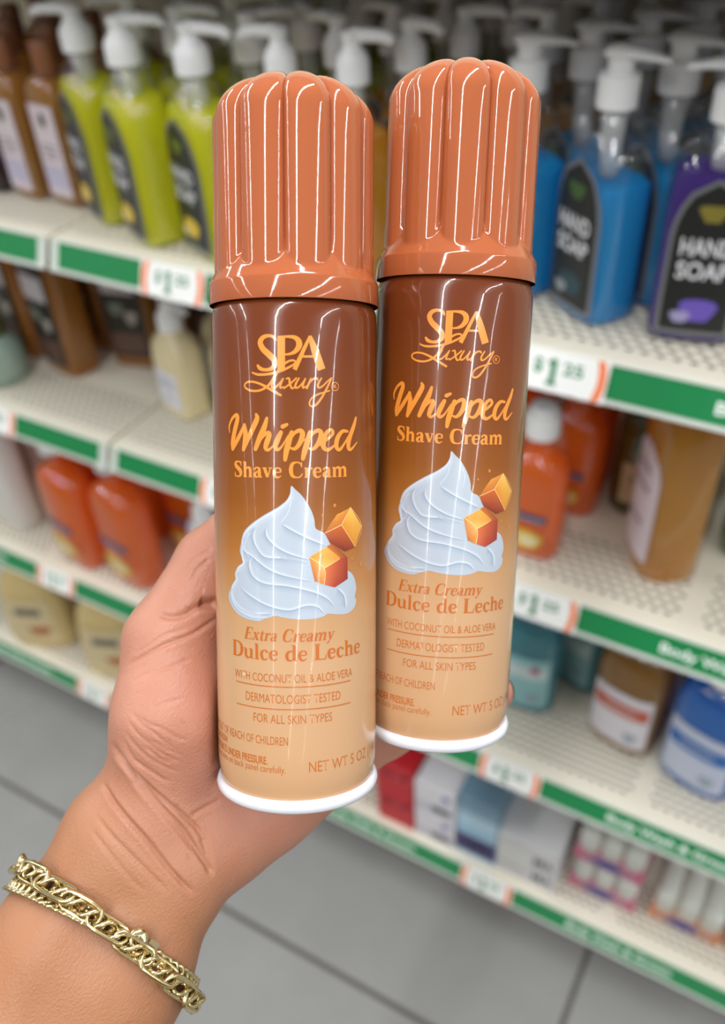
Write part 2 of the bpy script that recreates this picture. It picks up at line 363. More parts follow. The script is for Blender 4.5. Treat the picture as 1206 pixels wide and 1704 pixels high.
# traced artwork, millimetres on the can: (round the can, height) or with a brush width
ART = dict(SPA=[[(-3.71,123.94,0.43),(-4.2,124.9,0.69),(-5.56,125.29,0.78),(-7.07,124.87,1.12),(-7.82,123.64,1.38),(-7.1,122.07,1.47),(-5.61,120.71,1.56),(-4.3,119.36,1.47),(-4.08,118.03,1.3),(-5.1,117.07,0.95),(-6.68,116.86,0.78),(-7.98,117.25,0.95),(-8.72,118.16,0.52)],[(-2.34,125.18,1.9),(-2.41,116.91,1.9)],[(-2.87,124.96,0.52),(-0.61,125.03,0.65),(1.02,124.81,1.04),(1.99,123.94,1.43),(2.05,122.68,1.43),(1.07,121.35,1.04),(-0.27,120.75,0.61),(-1.55,120.64,0.43)],[(4.85,125.24,0.61),(3.1,121.52,0.95),(0.93,116.87,1.12)],[(4.78,125.23,0.95),(6.14,121.57,1.9),(7.85,116.96,2.08)],[(2.19,120.14,0.56),(6.37,120.2,0.56)]],
LUX=[[(-10.2,116.25,0.35),(-8.5,115.7,0.61),(-5.66,115.81,0.65),(-2.56,116.54,0.61),(-0.11,117.65,0.56),(1.13,118.54,0.48),(0.76,119.13,0.48),(-0.47,118.98,0.52),(-1.98,118.02,0.61),(-3.4,116.24,0.65),(-4.7,114.21,0.65),(-6.09,112.69,0.61),(-8.13,111.73,0.56),(-10.36,111.67,0.56),(-12.07,112.3,0.48),(-12.53,113.13,0.43),(-11.58,113.87,0.48),(-9.58,113.84,0.52),(-7.29,113.07,0.61),(-4.92,111.79,0.65),(-2.62,110.51,0.61)],[(-3.88,114.76,0.35),(-4.67,113.42,0.52),(-4.83,112.53,0.52),(-3.98,112.45,0.48),(-2.74,113.64,0.39),(-1.9,114.75,0.39),(-2.59,113.27,0.52),(-2.68,112.37,0.48),(-1.84,112.6,0.3)],[(-1.15,114.6,0.35),(-0.47,114.68,0.48),(-0.26,113.27,0.52),(0.26,112.23,0.48),(0.94,112.53,0.3)],[(1.33,114.76,0.39),(-0.14,113.42,0.43),(-1.77,112.23,0.39)],[(2.0,114.76,0.39),(1.24,113.42,0.52),(1.09,112.45,0.52),(1.91,112.53,0.43),(3.2,113.95,0.39),(3.66,114.77,0.39),(3.04,113.28,0.52),(3.04,112.39,0.48),(3.95,112.84,0.3)],[(5.03,114.71,0.35),(4.41,113.29,0.52),(3.95,112.24,0.48)],[(4.33,113.22,0.35),(5.56,114.57,0.43),(6.57,114.73,0.52),(6.73,114.36,0.39)],[(7.76,114.82,0.39),(6.88,113.32,0.52),(6.96,112.49,0.52),(7.91,112.73,0.43),(9.38,114.03,0.39),(10.46,114.87,0.39)],[(10.55,114.88,0.43),(9.2,112.3,0.52),(7.82,109.95,0.56),(6.39,108.22,0.56),(5.22,107.76,0.48),(4.61,108.36,0.39),(5.15,109.71,0.39),(6.87,110.77,0.43),(9.95,111.71,0.35)]],
WHIP=[[(-18.18,101.08,0.35),(-18.27,102.71,0.61),(-17.12,104.56,0.78),(-15.5,105.56,0.95),(-15.09,104.57,1.3),(-16.14,101.57,1.47),(-17.02,98.47,1.47),(-17.05,96.77,0.95)],[(-17.05,96.77,1.04),(-14.87,99.67,1.21),(-12.7,102.94,0.87)],[(-12.79,103.06,0.87),(-12.46,100.28,1.47),(-13.19,96.71,1.04)],[(-13.19,96.71,0.95),(-10.5,101.63,1.38),(-8.98,104.59,1.3),(-9.22,105.72,0.69)],[(-6.26,104.75,0.78),(-7.01,102.41,1.38),(-8.28,99.75,1.47),(-9.51,96.93,1.12)],[(-9.16,97.47,0.52),(-7.7,99.76,0.69),(-6.22,101.05,0.95),(-5.67,100.53,1.3),(-6.33,98.63,1.38),(-6.67,97.27,1.12),(-5.95,96.75,0.78),(-4.59,97.82,0.35)],[(-2.63,101.22,1.04),(-3.49,99.41,1.38),(-4.12,97.67,1.21),(-3.51,96.84,0.87),(-2.35,97.75,0.52),(-0.81,100.36,0.35)],[(-2.16,102.65,1.12),(-1.09,103.18,0.78)],[(0.1,101.22,1.04),(-0.59,99.04,1.38),(-1.3,96.4,1.38),(-1.62,94.28,0.95)],[(-0.6,98.66,0.43),(0.55,100.77,0.78),(2.06,101.67,1.04),(2.81,100.84,1.3),(2.2,98.66,1.21),(0.9,97.08,0.87),(-0.31,97.3,0.52)],[(2.19,98.28,0.35),(4.49,100.35,0.3)],[(4.72,101.22,1.04),(4.1,99.03,1.38),(3.32,96.39,1.38),(2.85,94.49,0.95)],[(4.1,98.65,0.43),(5.26,100.76,0.78),(6.83,101.66,1.04),(7.62,100.82,1.3),(6.97,98.63,1.21),(5.63,97.05,0.87),(4.39,97.29,0.52)],[(7.21,97.87,0.35),(9.24,99.37,0.69),(10.85,100.87,0.87),(10.34,101.87,0.78),(9.08,101.04,1.04),(8.26,99.0,1.38),(8.33,97.32,1.21),(9.65,96.77,0.87),(11.8,98.19,0.43)],[(15.38,101.36,0.69),(13.72,101.38,0.95),(12.25,99.71,1.3),(11.89,97.57,1.21),(12.88,96.71,0.87),(14.58,98.52,0.61),(16.89,101.58,0.69)],[(18.4,104.82,0.78),(17.6,102.73,1.21),(16.09,99.65,1.38),(15.68,97.34,1.21),(16.62,96.7,0.78),(18.75,98.44,0.35)]],
OUT=[(-0.15,87.63),(-0.43,85.72),(-1.52,83.81),(-4.05,81.87),(-7.28,80.06),(-10.76,77.78),(-13.16,75.68),(-14.21,73.45),(-14.63,70.66),(-14.3,68.32),(-14.07,67.16),(-15.7,66.0),(-16.89,64.08),(-16.75,62.5),(-18.21,60.71),(-19.06,58.58),(-18.32,56.27),(-15.94,54.2),(-13.04,53.17),(-10.21,52.76),(-6.76,53.15),(-4.72,53.85),(-1.97,53.41),(1.89,53.0),(5.8,53.02),(8.24,53.54),(9.5,54.02),(12.6,53.48),(15.53,53.44),(17.71,54.56),(18.59,56.45),(18.0,57.55),(18.59,59.69),(18.0,62.19),(16.87,63.94),(15.03,65.28),(12.63,68.37),(9.78,72.91),(8.33,75.33),(6.12,76.59),(5.73,78.92),(4.77,81.64),(2.87,84.74),(0.98,86.67)],
FOLDS=[[(-2.53,77.78),(0.52,75.94),(4.34,74.01),(8.73,72.11)],[(-6.82,76.6),(-6.52,74.48),(-4.14,72.03),(-0.29,70.06),(4.31,68.74)],[(-9.66,76.67),(-10.44,74.88),(-10.15,72.95),(-8.66,70.5),(-6.58,69.16),(-1.06,68.98),(3.92,67.82)],[(-14.13,72.28),(-13.25,70.38),(-10.88,69.19),(-9.12,67.94),(-6.2,66.06),(-1.87,64.5),(5.06,62.93)],[(-10.98,68.99),(-11.85,66.96),(-10.73,64.1),(-7.48,62.36),(-1.12,61.77),(5.05,60.19),(9.09,58.18),(11.24,55.63)],[(-14.98,60.72),(-11.5,58.7),(-6.72,56.62),(-1.17,55.51),(3.47,56.61),(6.62,56.04),(8.24,54.22)],[(-18.23,59.9),(-17.66,57.17),(-14.82,54.95),(-10.65,54.11),(-5.52,54.48)],[(12.16,60.5),(14.28,58.27),(14.77,55.0)]],
TIPS=[[(-0.18,84.77,0.22),(-0.77,81.32,0.26),(-2.72,78.31,0.22)],[(3.24,83.4,0.17),(3.99,80.5,0.26),(3.67,77.74,0.17)],[(-11.72,75.19,0.17),(-13.23,71.56,0.26),(-11.82,68.92,0.17)],[(-10.49,64.71,0.17),(-11.38,67.0,0.26)]],
CUBE=[[(16.34,81.54),(13.35,77.16),(8.53,75.31),(9.92,77.5),(11.98,79.99)],[(16.34,81.54),(20.81,76.12),(18.0,70.93),(13.35,77.16)],[(13.35,77.16),(8.53,75.31),(9.9,72.7),(14.54,70.09),(18.0,70.93)],[(8.93,71.71),(10.42,72.47),(15.29,68.43),(13.1,68.33)],[(4.32,69.28),(8.93,71.71),(13.1,68.65),(8.29,66.16)],[(4.32,69.28),(8.29,66.16),(8.27,61.84),(5.73,62.9)],[(8.29,66.16),(13.1,68.65),(15.29,68.43),(15.39,62.73),(11.26,60.87),(8.27,61.84)]],
EDGE=[[(16.34,81.54,0.26),(13.35,77.16,0.35)],[(13.35,77.16,0.35),(8.53,75.31,0.26)],[(13.35,77.16,0.3),(18.0,70.93,0.17)],[(16.34,81.54,0.22),(20.81,76.12,0.22),(18.0,70.93,0.17)],[(4.32,69.28,0.26),(8.29,66.16,0.43),(8.27,61.84,0.3)],[(8.29,66.16,0.43),(12.86,68.35,0.22)],[(4.32,69.28,0.17),(8.93,71.71,0.17)]],
DROP=[(11.32,82.36),(16.87,67.94),(20.35,66.03),(7.85,80.0)],
REG=[(11.53,112.78)],
)
# ------------------------------------------------------------------ the two shave cream cans
CR = 0.02255
def can_body_mat():
    m = bpy.data.materials.new('can_print'); m.use_nodes = True; nt = m.node_tree; b = nt.nodes['Principled BSDF']
    tc = nt.nodes.new('ShaderNodeTexCoord'); sp = nt.nodes.new('ShaderNodeSeparateXYZ'); nt.links.new(tc.outputs['Object'], sp.inputs[0])
    mr = nt.nodes.new('ShaderNodeMapRange'); mr.inputs['From Min'].default_value = 0.0; mr.inputs['From Max'].default_value = 0.135
    nt.links.new(sp.outputs[2], mr.inputs[0]); cr = nt.nodes.new('ShaderNodeValToRGB'); e = cr.color_ramp.elements
    stops = [(0.0, '#c2976f'), (0.30, '#c69d75'), (0.40, '#c09367'), (0.46, '#b57f4d'), (0.53, '#a4672e'), (0.62, '#8c4f1a'), (0.75, '#7a3f15'), (0.9, '#703515'), (1.0, '#6c3216')]
    e[0].position = 0; e[0].color = hexc(stops[0][1]); e[1].position = 1; e[1].color = hexc(stops[-1][1])
    for p, c in stops[1:-1]: n = e.new(p); n.color = hexc(c)
    nt.links.new(mr.outputs[0], cr.inputs[0]); nt.links.new(cr.outputs[0], b.inputs['Base Color'])
    b.inputs['Roughness'].default_value = 0.22; b.inputs['Coat Weight'].default_value = 0.55; b.inputs['Specular IOR Level'].default_value = 0.25; b.inputs['Coat Roughness'].default_value = 0.035
    # slight unevenness of the rolled metal breaks up the tube reflections
    mp = nt.nodes.new('ShaderNodeMapping'); mp.inputs['Scale'].default_value = (260, 260, 14); nt.links.new(tc.outputs['Object'], mp.inputs[0])
    n = nt.nodes.new('ShaderNodeTexNoise'); n.inputs['Scale'].default_value = 1.0; nt.links.new(mp.outputs[0], n.inputs['Vector'])
    bp = nt.nodes.new('ShaderNodeBump'); bp.inputs['Strength'].default_value = 0.10; bp.inputs['Distance'].default_value = 0.0004
    nt.links.new(n.outputs[0], bp.inputs['Height']); nt.links.new(bp.outputs[0], b.inputs['Normal']); nt.links.new(bp.outputs[0], b.inputs['Coat Normal'])
    return m
M_can = can_body_mat()
M_cap = mat('cap_orange', '#ab5c36', 0.08, spec=0.5, coat=0.3)
M_rim = mat('can_rim_white', '#dcdce4', 0.28, coat=0.3)
M_ink1 = mat('orange_ink', '#ec9036', 0.2, coat=0.7)
M_ink2 = mat('caramel_ink', '#bd6420', 0.2, coat=0.7)
M_art = vcol_mat('artwork_ink', 0.22)

def wrap(V, lift=0.00006, r=CR):
    """flat label coordinates in millimetres (along the circumference, height above the base) bent round the can"""
    return [((r+lift)*math.sin(v[0]*0.001/r), -(r+lift)*math.cos(v[0]*0.001/r), v[1]*0.001) for v in V]
SERIF = {
 'S': (.62, [[(.50,.78,.05),(.46,.93,.07),(.30,.985,.07),(.13,.92,.12),(.11,.75,.17),(.26,.58,.2),(.43,.42,.2),(.49,.22,.17),(.41,.06,.11),(.25,.015,.07),(.09,.07,.07),(.06,.24,.05)],[(.51,.70,.04),(.51,.99,.04)],[(.06,.30,.04),(.06,.01,.04)]]),
 'h': (.68, [[(.16,.98,.15),(.16,.03,.15)],[(.03,.97,.045),(.2,.97,.045)],[(.2,.48,.05),(.34,.62,.1),(.47,.55,.15),(.5,.38,.15),(.5,.03,.15)],[(.04,.022,.045),(.29,.022,.045)],[(.38,.022,.045),(.63,.022,.045)]]),
 'a': (.56, [[(.09,.47,.12),(.14,.60,.07),(.26,.625,.08),(.37,.52,.15),(.38,.12,.15),(.44,.03,.08),(.53,.06,.045)],[(.36,.38,.06),(.17,.31,.1),(.10,.17,.15),(.17,.03,.1),(.28,.05,.06),(.37,.16,.05)]]),
 'v': (.56, [[(.11,.62,.15),(.29,.03,.14)],[(.45,.62,.055),(.30,.03,.06)],[(.0,.615,.045),(.24,.615,.045)],[(.35,.615,.045),(.56,.615,.045)]]),
 'e': (.53, [[(.12,.35,.05),(.45,.35,.05)],[(.45,.36,.08),(.42,.55,.09),(.28,.625,.06),(.13,.52,.13),(.10,.31,.16),(.15,.1,.13),(.30,.015,.08),(.47,.13,.04)]]),
 'C': (.80, [[(.69,.70,.05),(.62,.91,.07),(.42,.98,.07),(.20,.87,.15),(.12,.5,.19),(.20,.13,.15),(.42,.02,.07),(.62,.07,.07),(.73,.27,.04)],[(.69,.66,.04),(.69,.99,.04)]]),
 'r': (.47, [[(.16,.60,.15),(.16,.03,.15)],[(.03,.615,.045),(.2,.615,.045)],[(.04,.022,.045),(.30,.022,.045)],[(.2,.42,.05),(.30,.59,.08),(.40,.58,.13),(.41,.53,.11)]]),
 'm': (1.02, [[(.16,.60,.15),(.16,.03,.15)],[(.03,.615,.045),(.2,.615,.045)],[(.2,.48,.05),(.34,.62,.1),(.47,.55,.15),(.5,.38,.15),(.5,.03,.15)],[(.54,.48,.05),(.68,.62,.1),(.81,.55,.15),(.84,.38,.15),(.84,.03,.15)],[(.04,.022,.045),(.29,.022,.045)],[(.38,.022,.045),(.62,.022,.045)],[(.72,.022,.045),(.97,.022,.045)]]),
 'D': (.86, [[(.18,.97,.19),(.18,.03,.19)],[(.03,.975,.045),(.3,.975,.045)],[(.03,.025,.045),(.3,.025,.045)],[(.2,.97,.05),(.44,.96,.07),(.66,.81,.14),(.73,.5,.19),(.66,.19,.14),(.44,.04,.07),(.2,.03,.05)]]),
 'u': (.68, [[(.15,.60,.15),(.15,.2,.15),(.22,.06,.12),(.33,.03,.07),(.47,.14,.05)],[(.51,.60,.15),(.51,.02,.15)],[(.02,.615,.045),(.17,.615,.045)],[(.38,.615,.045),(.53,.615,.045)],[(.51,.022,.045),(.64,.022,.045)]]),
 'l': (.34, [[(.17,.98,.15),(.17,.03,.15)],[(.04,.975,.045),(.2,.975,.045)],[(.05,.022,.045),(.3,.022,.045)]]),
 'c': (.52, [[(.42,.46,.12),(.40,.57,.1),(.28,.625,.06),(.14,.52,.13),(.11,.31,.16),(.16,.1,.13),(.30,.015,.08),(.46,.13,.04)]]),
 'd': (.68, [[(.48,.5,.05),(.33,.62,.07),(.16,.52,.13),(.11,.31,.16),(.16,.09,.13),(.31,.015,.07),(.47,.14,.05)],[(.50,.98,.15),(.50,.03,.15)],[(.36,.975,.045),(.52,.975,.045)],[(.5,.022,.045),(.65,.022,.045)]]),
 'L': (.72, [[(.18,.97,.18),(.18,.03,.18)],[(.03,.975,.045),(.34,.975,.045)],[(.03,.025,.05),(.64,.025,.05)],[(.66,.30,.035),(.63,.02,.06)]]),
 'E': (.74, [[(.18,.97,.18),(.18,.03,.18)],[(.03,.975,.05),(.62,.975,.05)],[(.2,.51,.05),(.48,.51,.05)],[(.03,.025,.05),(.65,.025,.05)],[(.62,.99,.04),(.63,.74,.035)],[(.67,.28,.035),(.64,.02,.05)],[(.48,.62,.04),(.48,.40,.04)]]),
 'x': (.58, [[(.12,.61,.16),(.46,.03,.16)],[(.46,.61,.05),(.09,.03,.05)],[(.0,.615,.045),(.25,.615,.045)],[(.34,.615,.045),(.56,.615,.045)],[(.0,.022,.045),(.2,.022,.045)],[(.32,.022,.045),(.58,.022,.045)]]),
 't': (.40, [[(.17,.82,.05),(.17,.6,.13),(.17,.15,.15),(.24,.03,.1),(.36,.08,.04)],[(.03,.61,.05),(.36,.61,.05)]]),
 'y': (.58, [[(.11,.62,.14),(.31,.06,.13)],[(.47,.62,.05),(.31,.06,.06),(.2,-.2,.07),(.08,-.23,.11)],[(.0,.615,.045),(.24,.615,.045)],[(.36,.615,.045),(.57,.615,.045)]])}
def serif_text(g, txt, x0, x1, y, cap, weight=1.0, slant=0.0):
    tot = sum(SERIF[c][0] if c != ' ' else .34 for c in txt); k = (x1-x0)/tot; x = x0
    for c in txt:
        if c == ' ': x += .34*k; continue
        adv, strokes = SERIF[c]
        for s in strokes:
            P = [(x+(px)*k+slant*py*cap, y+py*cap, w_*(k+cap)/2*weight) for px, py, w_ in s]
            stroke(g, P, 1.0, 5, False)
        x += adv*k
def ink(name, g, m, parent, lift=0.00006, step=1.2, cols=None):
    V, F = slice_x(g.V, g.F, step); return mesh(name, wrap(V, lift), F, m, parent, True)

def build_can_meshes():
    r = empty('shave_cream_can')
    # drawn metal body with its rolled shoulder and foot
    prof = [(0.0214, 0.0022), (0.0216, 0.0040), (0.0221, 0.0062), (CR-0.00012, 0.0088), (CR, 0.0115)]
    prof += [(CR, 0.0115+0.1095*i/24) for i in range(1, 25)]
    prof += [(CR, 0.1298), (CR-0.0001, 0.1316), (CR-0.0003, 0.1330), (CR-0.0007, 0.1341), (CR-0.0014, 0.1349), (CR-0.0030, 0.1354), (0.012, 0.139)]
    G().lathe(prof, 128).obj('can_body', M_can, r, 50)
    G().lathe([(0.0190, 0.0012), (0.0203, 0.0), (0.0219, 0.0), (0.0228, 0.0008), (0.0231, 0.0020), (0.0228, 0.0031), (0.0220, 0.0038), (0.0213, 0.0036), (0.0205, 0.003), (0.0190, 0.0035)], 96, cap0=False, cap1=False).obj('base_rim', M_rim, r, 60)
    G().lathe([(0.0195, 0.0022), (0.012, 0.0055), (0.0, 0.0065)], 48, cap0=False, cap1=False).obj('base_dome', mat('bare_metal', '#a9a9a9', 0.3, 1.0), r, True)
    # fluted cap: ten rounded lobes closing in a dome, running down into a flared skirt ring
    NL = 10; NA = 320; R = []; Rc = 0.02165; dv = 0.0027; zs = []
    zs = [0.1347, 0.1350, 0.1378, 0.1400, 0.1406, 0.14075]+[0.1409+0.0058*i/10 for i in range(11)]+[0.150, 0.155, 0.160, 0.165, 0.170, 0.176, 0.182]+[0.182+0.0116*math.sin(math.pi/2*i/16) for i in range(1, 16)]
    for z in zs:
        ring = []
        for k in range(NA):
            a = 2*math.pi*k/NA; ph = ((a*NL/(2*math.pi)) % 1.0)*2-1   # -1..1 across a lobe, valleys at +-1
            f = max(1-abs(ph)**2.3, 0.0)**0.62
            rr = Rc-dv*(1-f)
            if z > 0.182:
                t = min((z-0.182)/0.0116, 1.0); q = math.sqrt(max(1-t*t, 0.0)); rr = (0.0045+(rr-0.0045)*q) if q > 0 else 0.0045
                rr -= dv*0.5*(1-f)*(1-q); zz = z-0.0016*(1-f)*(1-q)
            if z <= 0.182: zz = z
            cone = 0.0228-(z-0.1407)*0.56
            if z <= 0.1407: rr = 0.0230 if 0.1349 < z < 0.1402 else 0.0229
            elif z < 0.1475: 
                hh = 0.0005; rr = max(rr, cone)
            ring.append((rr*math.cos(a), rr*math.sin(a), zz))
        R.append(ring)
    R.append([(0.002*math.cos(2*math.pi*k/NA), 0.002*math.sin(2*math.pi*k/NA), 0.1934) for k in range(NA)])
    G().rings(R, cap0=False).obj('fluted_cap', M_cap, r, 38)
    # printed lettering and picture
    g = G()
    for s in ART['SPA']: stroke(g, [(x, y, w_) for x, y, w_ in s], 1.0, 6, False)
    for s in ART['LUX']: stroke(g, s, 1.0, 6)
    cx, cy = ART['REG'][0]; stroke(g, [(cx+1.05*math.cos(a*math.pi/8), cy+1.05*math.sin(a*math.pi/8), 0.16) for a in range(17)], 1, 2, False)
    V, F = fit_text('R', cx-0.42, cx+0.45, cy-0.5, 1.05); g.add([(x, y, 0) for x, y in V], F)
    ink('brand_lettering', g, M_ink1, r)
    g = G()
    for s in ART['WHIP']: stroke(g, s, 1.0, 7)
    ink('title_lettering', g, M_ink1, r)
    g = G(); serif_text(g, 'Shave Cream', -16.5, 15.4, 89.7, 4.0, 1.22); ink('product_lettering', g, M_ink1, r)
    g = G(); serif_text(g, 'Extra Creamy', -13.9, 10.9, 47.1, 3.3, 1.1, 0.24); serif_text(g, 'Dulce de Leche', -18.3, 20.2, 42.0, 4.2, 1.12)
    ink('flavour_lettering', g, M_ink2, r)
    g = G()
    for body, x0, x1, y, cap, bold in (('WITH COCONUT OIL & ALOE VERA', -17.5, 17.0, 36.15, 2.35, 0), ('DERMATOLOGIST TESTED', -13.5, 13.0, 30.55, 2.5, 0), ('FOR ALL SKIN TYPES', -11.1, 10.4, 25.1, 2.5, 0),
                                       ('KEEP OUT OF REACH OF CHILDREN', -32.5, -1.5, 19.2, 2.4, 0), ('CAUTION', -30, -21.8, 16.6, 2.0, 0.02), ('CONTENTS UNDER PRESSURE.', -31.5, -7.1, 13.7, 2.2, 0.02),
                                       ('Read instructions on back panel carefully.', -35.5, -2.2, 11.6, 2.0, 0), ('NET WT 5 OZ (141 g)', 4.0, 32.5, 11.7, 3.1, 0)):
        V, F = fit_text(body, x0, x1, y, cap, bold-0.004); g.add([(a, b, 0) for a, b in V], F)
    for yy in (35.0, 28.95): stroke(g, [(-17.0, yy, .27), (16.4, yy, .27)], 1, 1, False)
    ink('small_lettering', g, M_ink2, r)
    # whipped cream swirl print
    base = hexc('#b1bac5'); lightc = hexc('#ccd4de'); dark = hexc('#93a0b0')
    g = G(); P = catmull(ART['OUT'], 4, True); n = len(P); cx = sum(p[0] for p in P)/n; cy = sum(p[1] for p in P)/n
    V, F = slice_x([(x, y, 0) for x, y in P], [tuple(range(n))], 0.8)
    sw = mesh('cream_swirl_print', wrap(V, 0.00004), F, M_art, r, True, [base]*len(V))
    g = G(); cols = []
    def strip(pts, wds, cs):
        """band with several rows of offset below the line, one colour per row"""
        P = catmull(pts, 10); n = len(P); rows = []; b = len(g.V)
        for q, (d, c) in enumerate(zip(wds, cs)):
            for i, p in enumerate(P):
                a = P[max(i-1, 0)]; e_ = P[min(i+1, n-1)]; dx, dy = e_[0]-a[0], e_[1]-a[1]; l = math.hypot(dx, dy) or 1
                t = i/(n-1); tp = min(1, 5*min(t, 1-t)+0.12)
                g.V.append((p[0]+dy/l*d*tp, p[1]-dx/l*d*tp, 0)); cols.append(c)
        for q in range(len(wds)-1):
            for i in range(n-1): g.F.append((b+q*n+i, b+(q+1)*n+i, b+(q+1)*n+i+1, b+q*n+i+1))
    for s in ART['FOLDS']: strip(s, (-0.9, -0.28, -0.2, 0.02, 0.12, 0.8, 1.9), (base, hexc('#bcc5d0'), lightc, lightc, dark, hexc('#a3afbe'), base))
    # outer edge light
    O = ART['OUT']; strip(O[4:16], (-0.03, 0.12, 0.25, 1.6), (hexc('#dde7f3'), lightc, hexc('#d3deeb'), base)) if False else None
    for i0, i1 in ((0, 7), (7, 12), (12, 20)):
        Q = [(x+(cx-x)*0.02, y+(cy-y)*0.02) for x, y in O[i0:i1+1]]; strip(Q[::-1], (-0.02, 0.25, 0.5, 1.8), (lightc, hexc('#c8d0da'), hexc('#bbc4cf'), base))
    mesh('cream_folds_print', wrap(g.V, 0.00007), g.F, M_art, sw, True, cols)
    g = G()
    for s in ART['TIPS']: stroke(g, s, 0.9, 6)
    ink('cream_highlight_print', g, mat('pale_ink', '#c9d1db', 0.22, coat=0.6), sw, 0.00009)
    # caramel cubes print: corner colours blend across every face
    g = G(); cols = []
    CC = [('#d98a3a', '#c8742c', '#b9652a', '#c87a30', '#e0973f'), ('#f0bf58', '#e0a038', '#cf8526', '#d9882e'), ('#c8642c', '#b4552a', '#8d3524', '#7a2a20', '#96401f'),
          ('#c27136', '#a9582c', '#8f4422', '#b66431'), ('#dc8f2c', '#e7a845', '#d58c34', '#f2bb62'), ('#d07f22', '#efb266', '#d9802c', '#b9631d'), ('#d7703a', '#b04a2c', '#9b3a28', '#8a2f27', '#a8402d', '#cc6a40')]
    for P, C in zip(ART['CUBE'], CC):
        k = len(P); C = [hexc(c) for c in C]; mid = (sum(p[0] for p in P)/k, sum(p[1] for p in P)/k); mc = [sum(c[j] for c in C)/k for j in range(3)]; S = 6
        for i in range(k):
            A, B, ca_, cb = P[i], P[(i+1) % k], C[i], C[(i+1) % k]; b = len(g.V); ix = {}
            for u in range(S+1):
                for v in range(S+1-u):
                    w_ = S-u-v; ix[u, v] = len(g.V)
                    g.V.append(((mid[0]*w_+A[0]*u+B[0]*v)/S, (mid[1]*w_+A[1]*u+B[1]*v)/S, 0)); cols.append([(mc[j]*w_+ca_[j]*u+cb[j]*v)/S for j in range(3)])
            for u in range(S):
                for v in range(S-u):
                    g.F.append((ix[u, v], ix[u+1, v], ix[u, v+1]))
                    if u+v < S-1: g.F.append((ix[u+1, v], ix[u+1, v+1], ix[u, v+1]))
    ca = mesh('caramel_print', wrap(g.V, 0.00011), g.F, M_art, r, True, cols)
    g = G()
    for s in ART['EDGE']: stroke(g, s, 0.6, 5)
    ink('caramel_edge_print', g, mat('caramel_light_ink', '#f6c987', 0.22, coat=0.6), ca, 0.00014)
    g = G()
    for (x, y), q in zip(ART['DROP'], (.5, .42, .55, .3)):
        g.add([(x+q*.8*math.cos(a*.524), y+q*math.sin(a*.524), 0) for a in range(12)], [tuple(range(12))])
    ink('caramel_drops_print', g, mat('caramel_drop_ink', '#c97f38', 0.22, coat=0.6), ca, 0.00011)
    return r
def place_can(o, org, sx, by, uz, spin):
    M = Matrix(((sx[0], by[0], uz[0], org[0]), (sx[1], by[1], uz[1], org[1]), (sx[2], by[2], uz[2], org[2]), (0, 0, 0, 1)))
    o.matrix_world = M @ Matrix.Rotation(spin, 4, 'Z')
CAN_A = ((-0.09774, 0.11188, 1.1336), (0.8364, 0.53996, -0.09424), (-0.49324, 0.66647, -0.55905), (-0.23906, 0.51407, 0.82376))
CAN_B = ((-0.07376, 0.15238, 1.12651), (0.91642, 0.39916, -0.029), (-0.35221, 0.76997, -0.53207), (-0.19005, 0.49782, 0.8462))
can1 = build_can_meshes(); can2 = copy_tree(can1)
place_can(can1, *CAN_A, -0.044); place_can(can2, *CAN_B, 0.057)
tag(can1, 'orange fluted-cap shave cream can held in front, nearer to the thumb', 'shave cream can', 'held shave cream cans')
tag(can2, 'orange fluted-cap shave cream can held behind, farther from the thumb', 'shave cream can', 'held shave cream cans')
for ch in can1.children:      # this cap is screwed on a little further round
    if ch.name.startswith('fluted_cap'): ch.rotation_euler = (0, 0, 0.235)
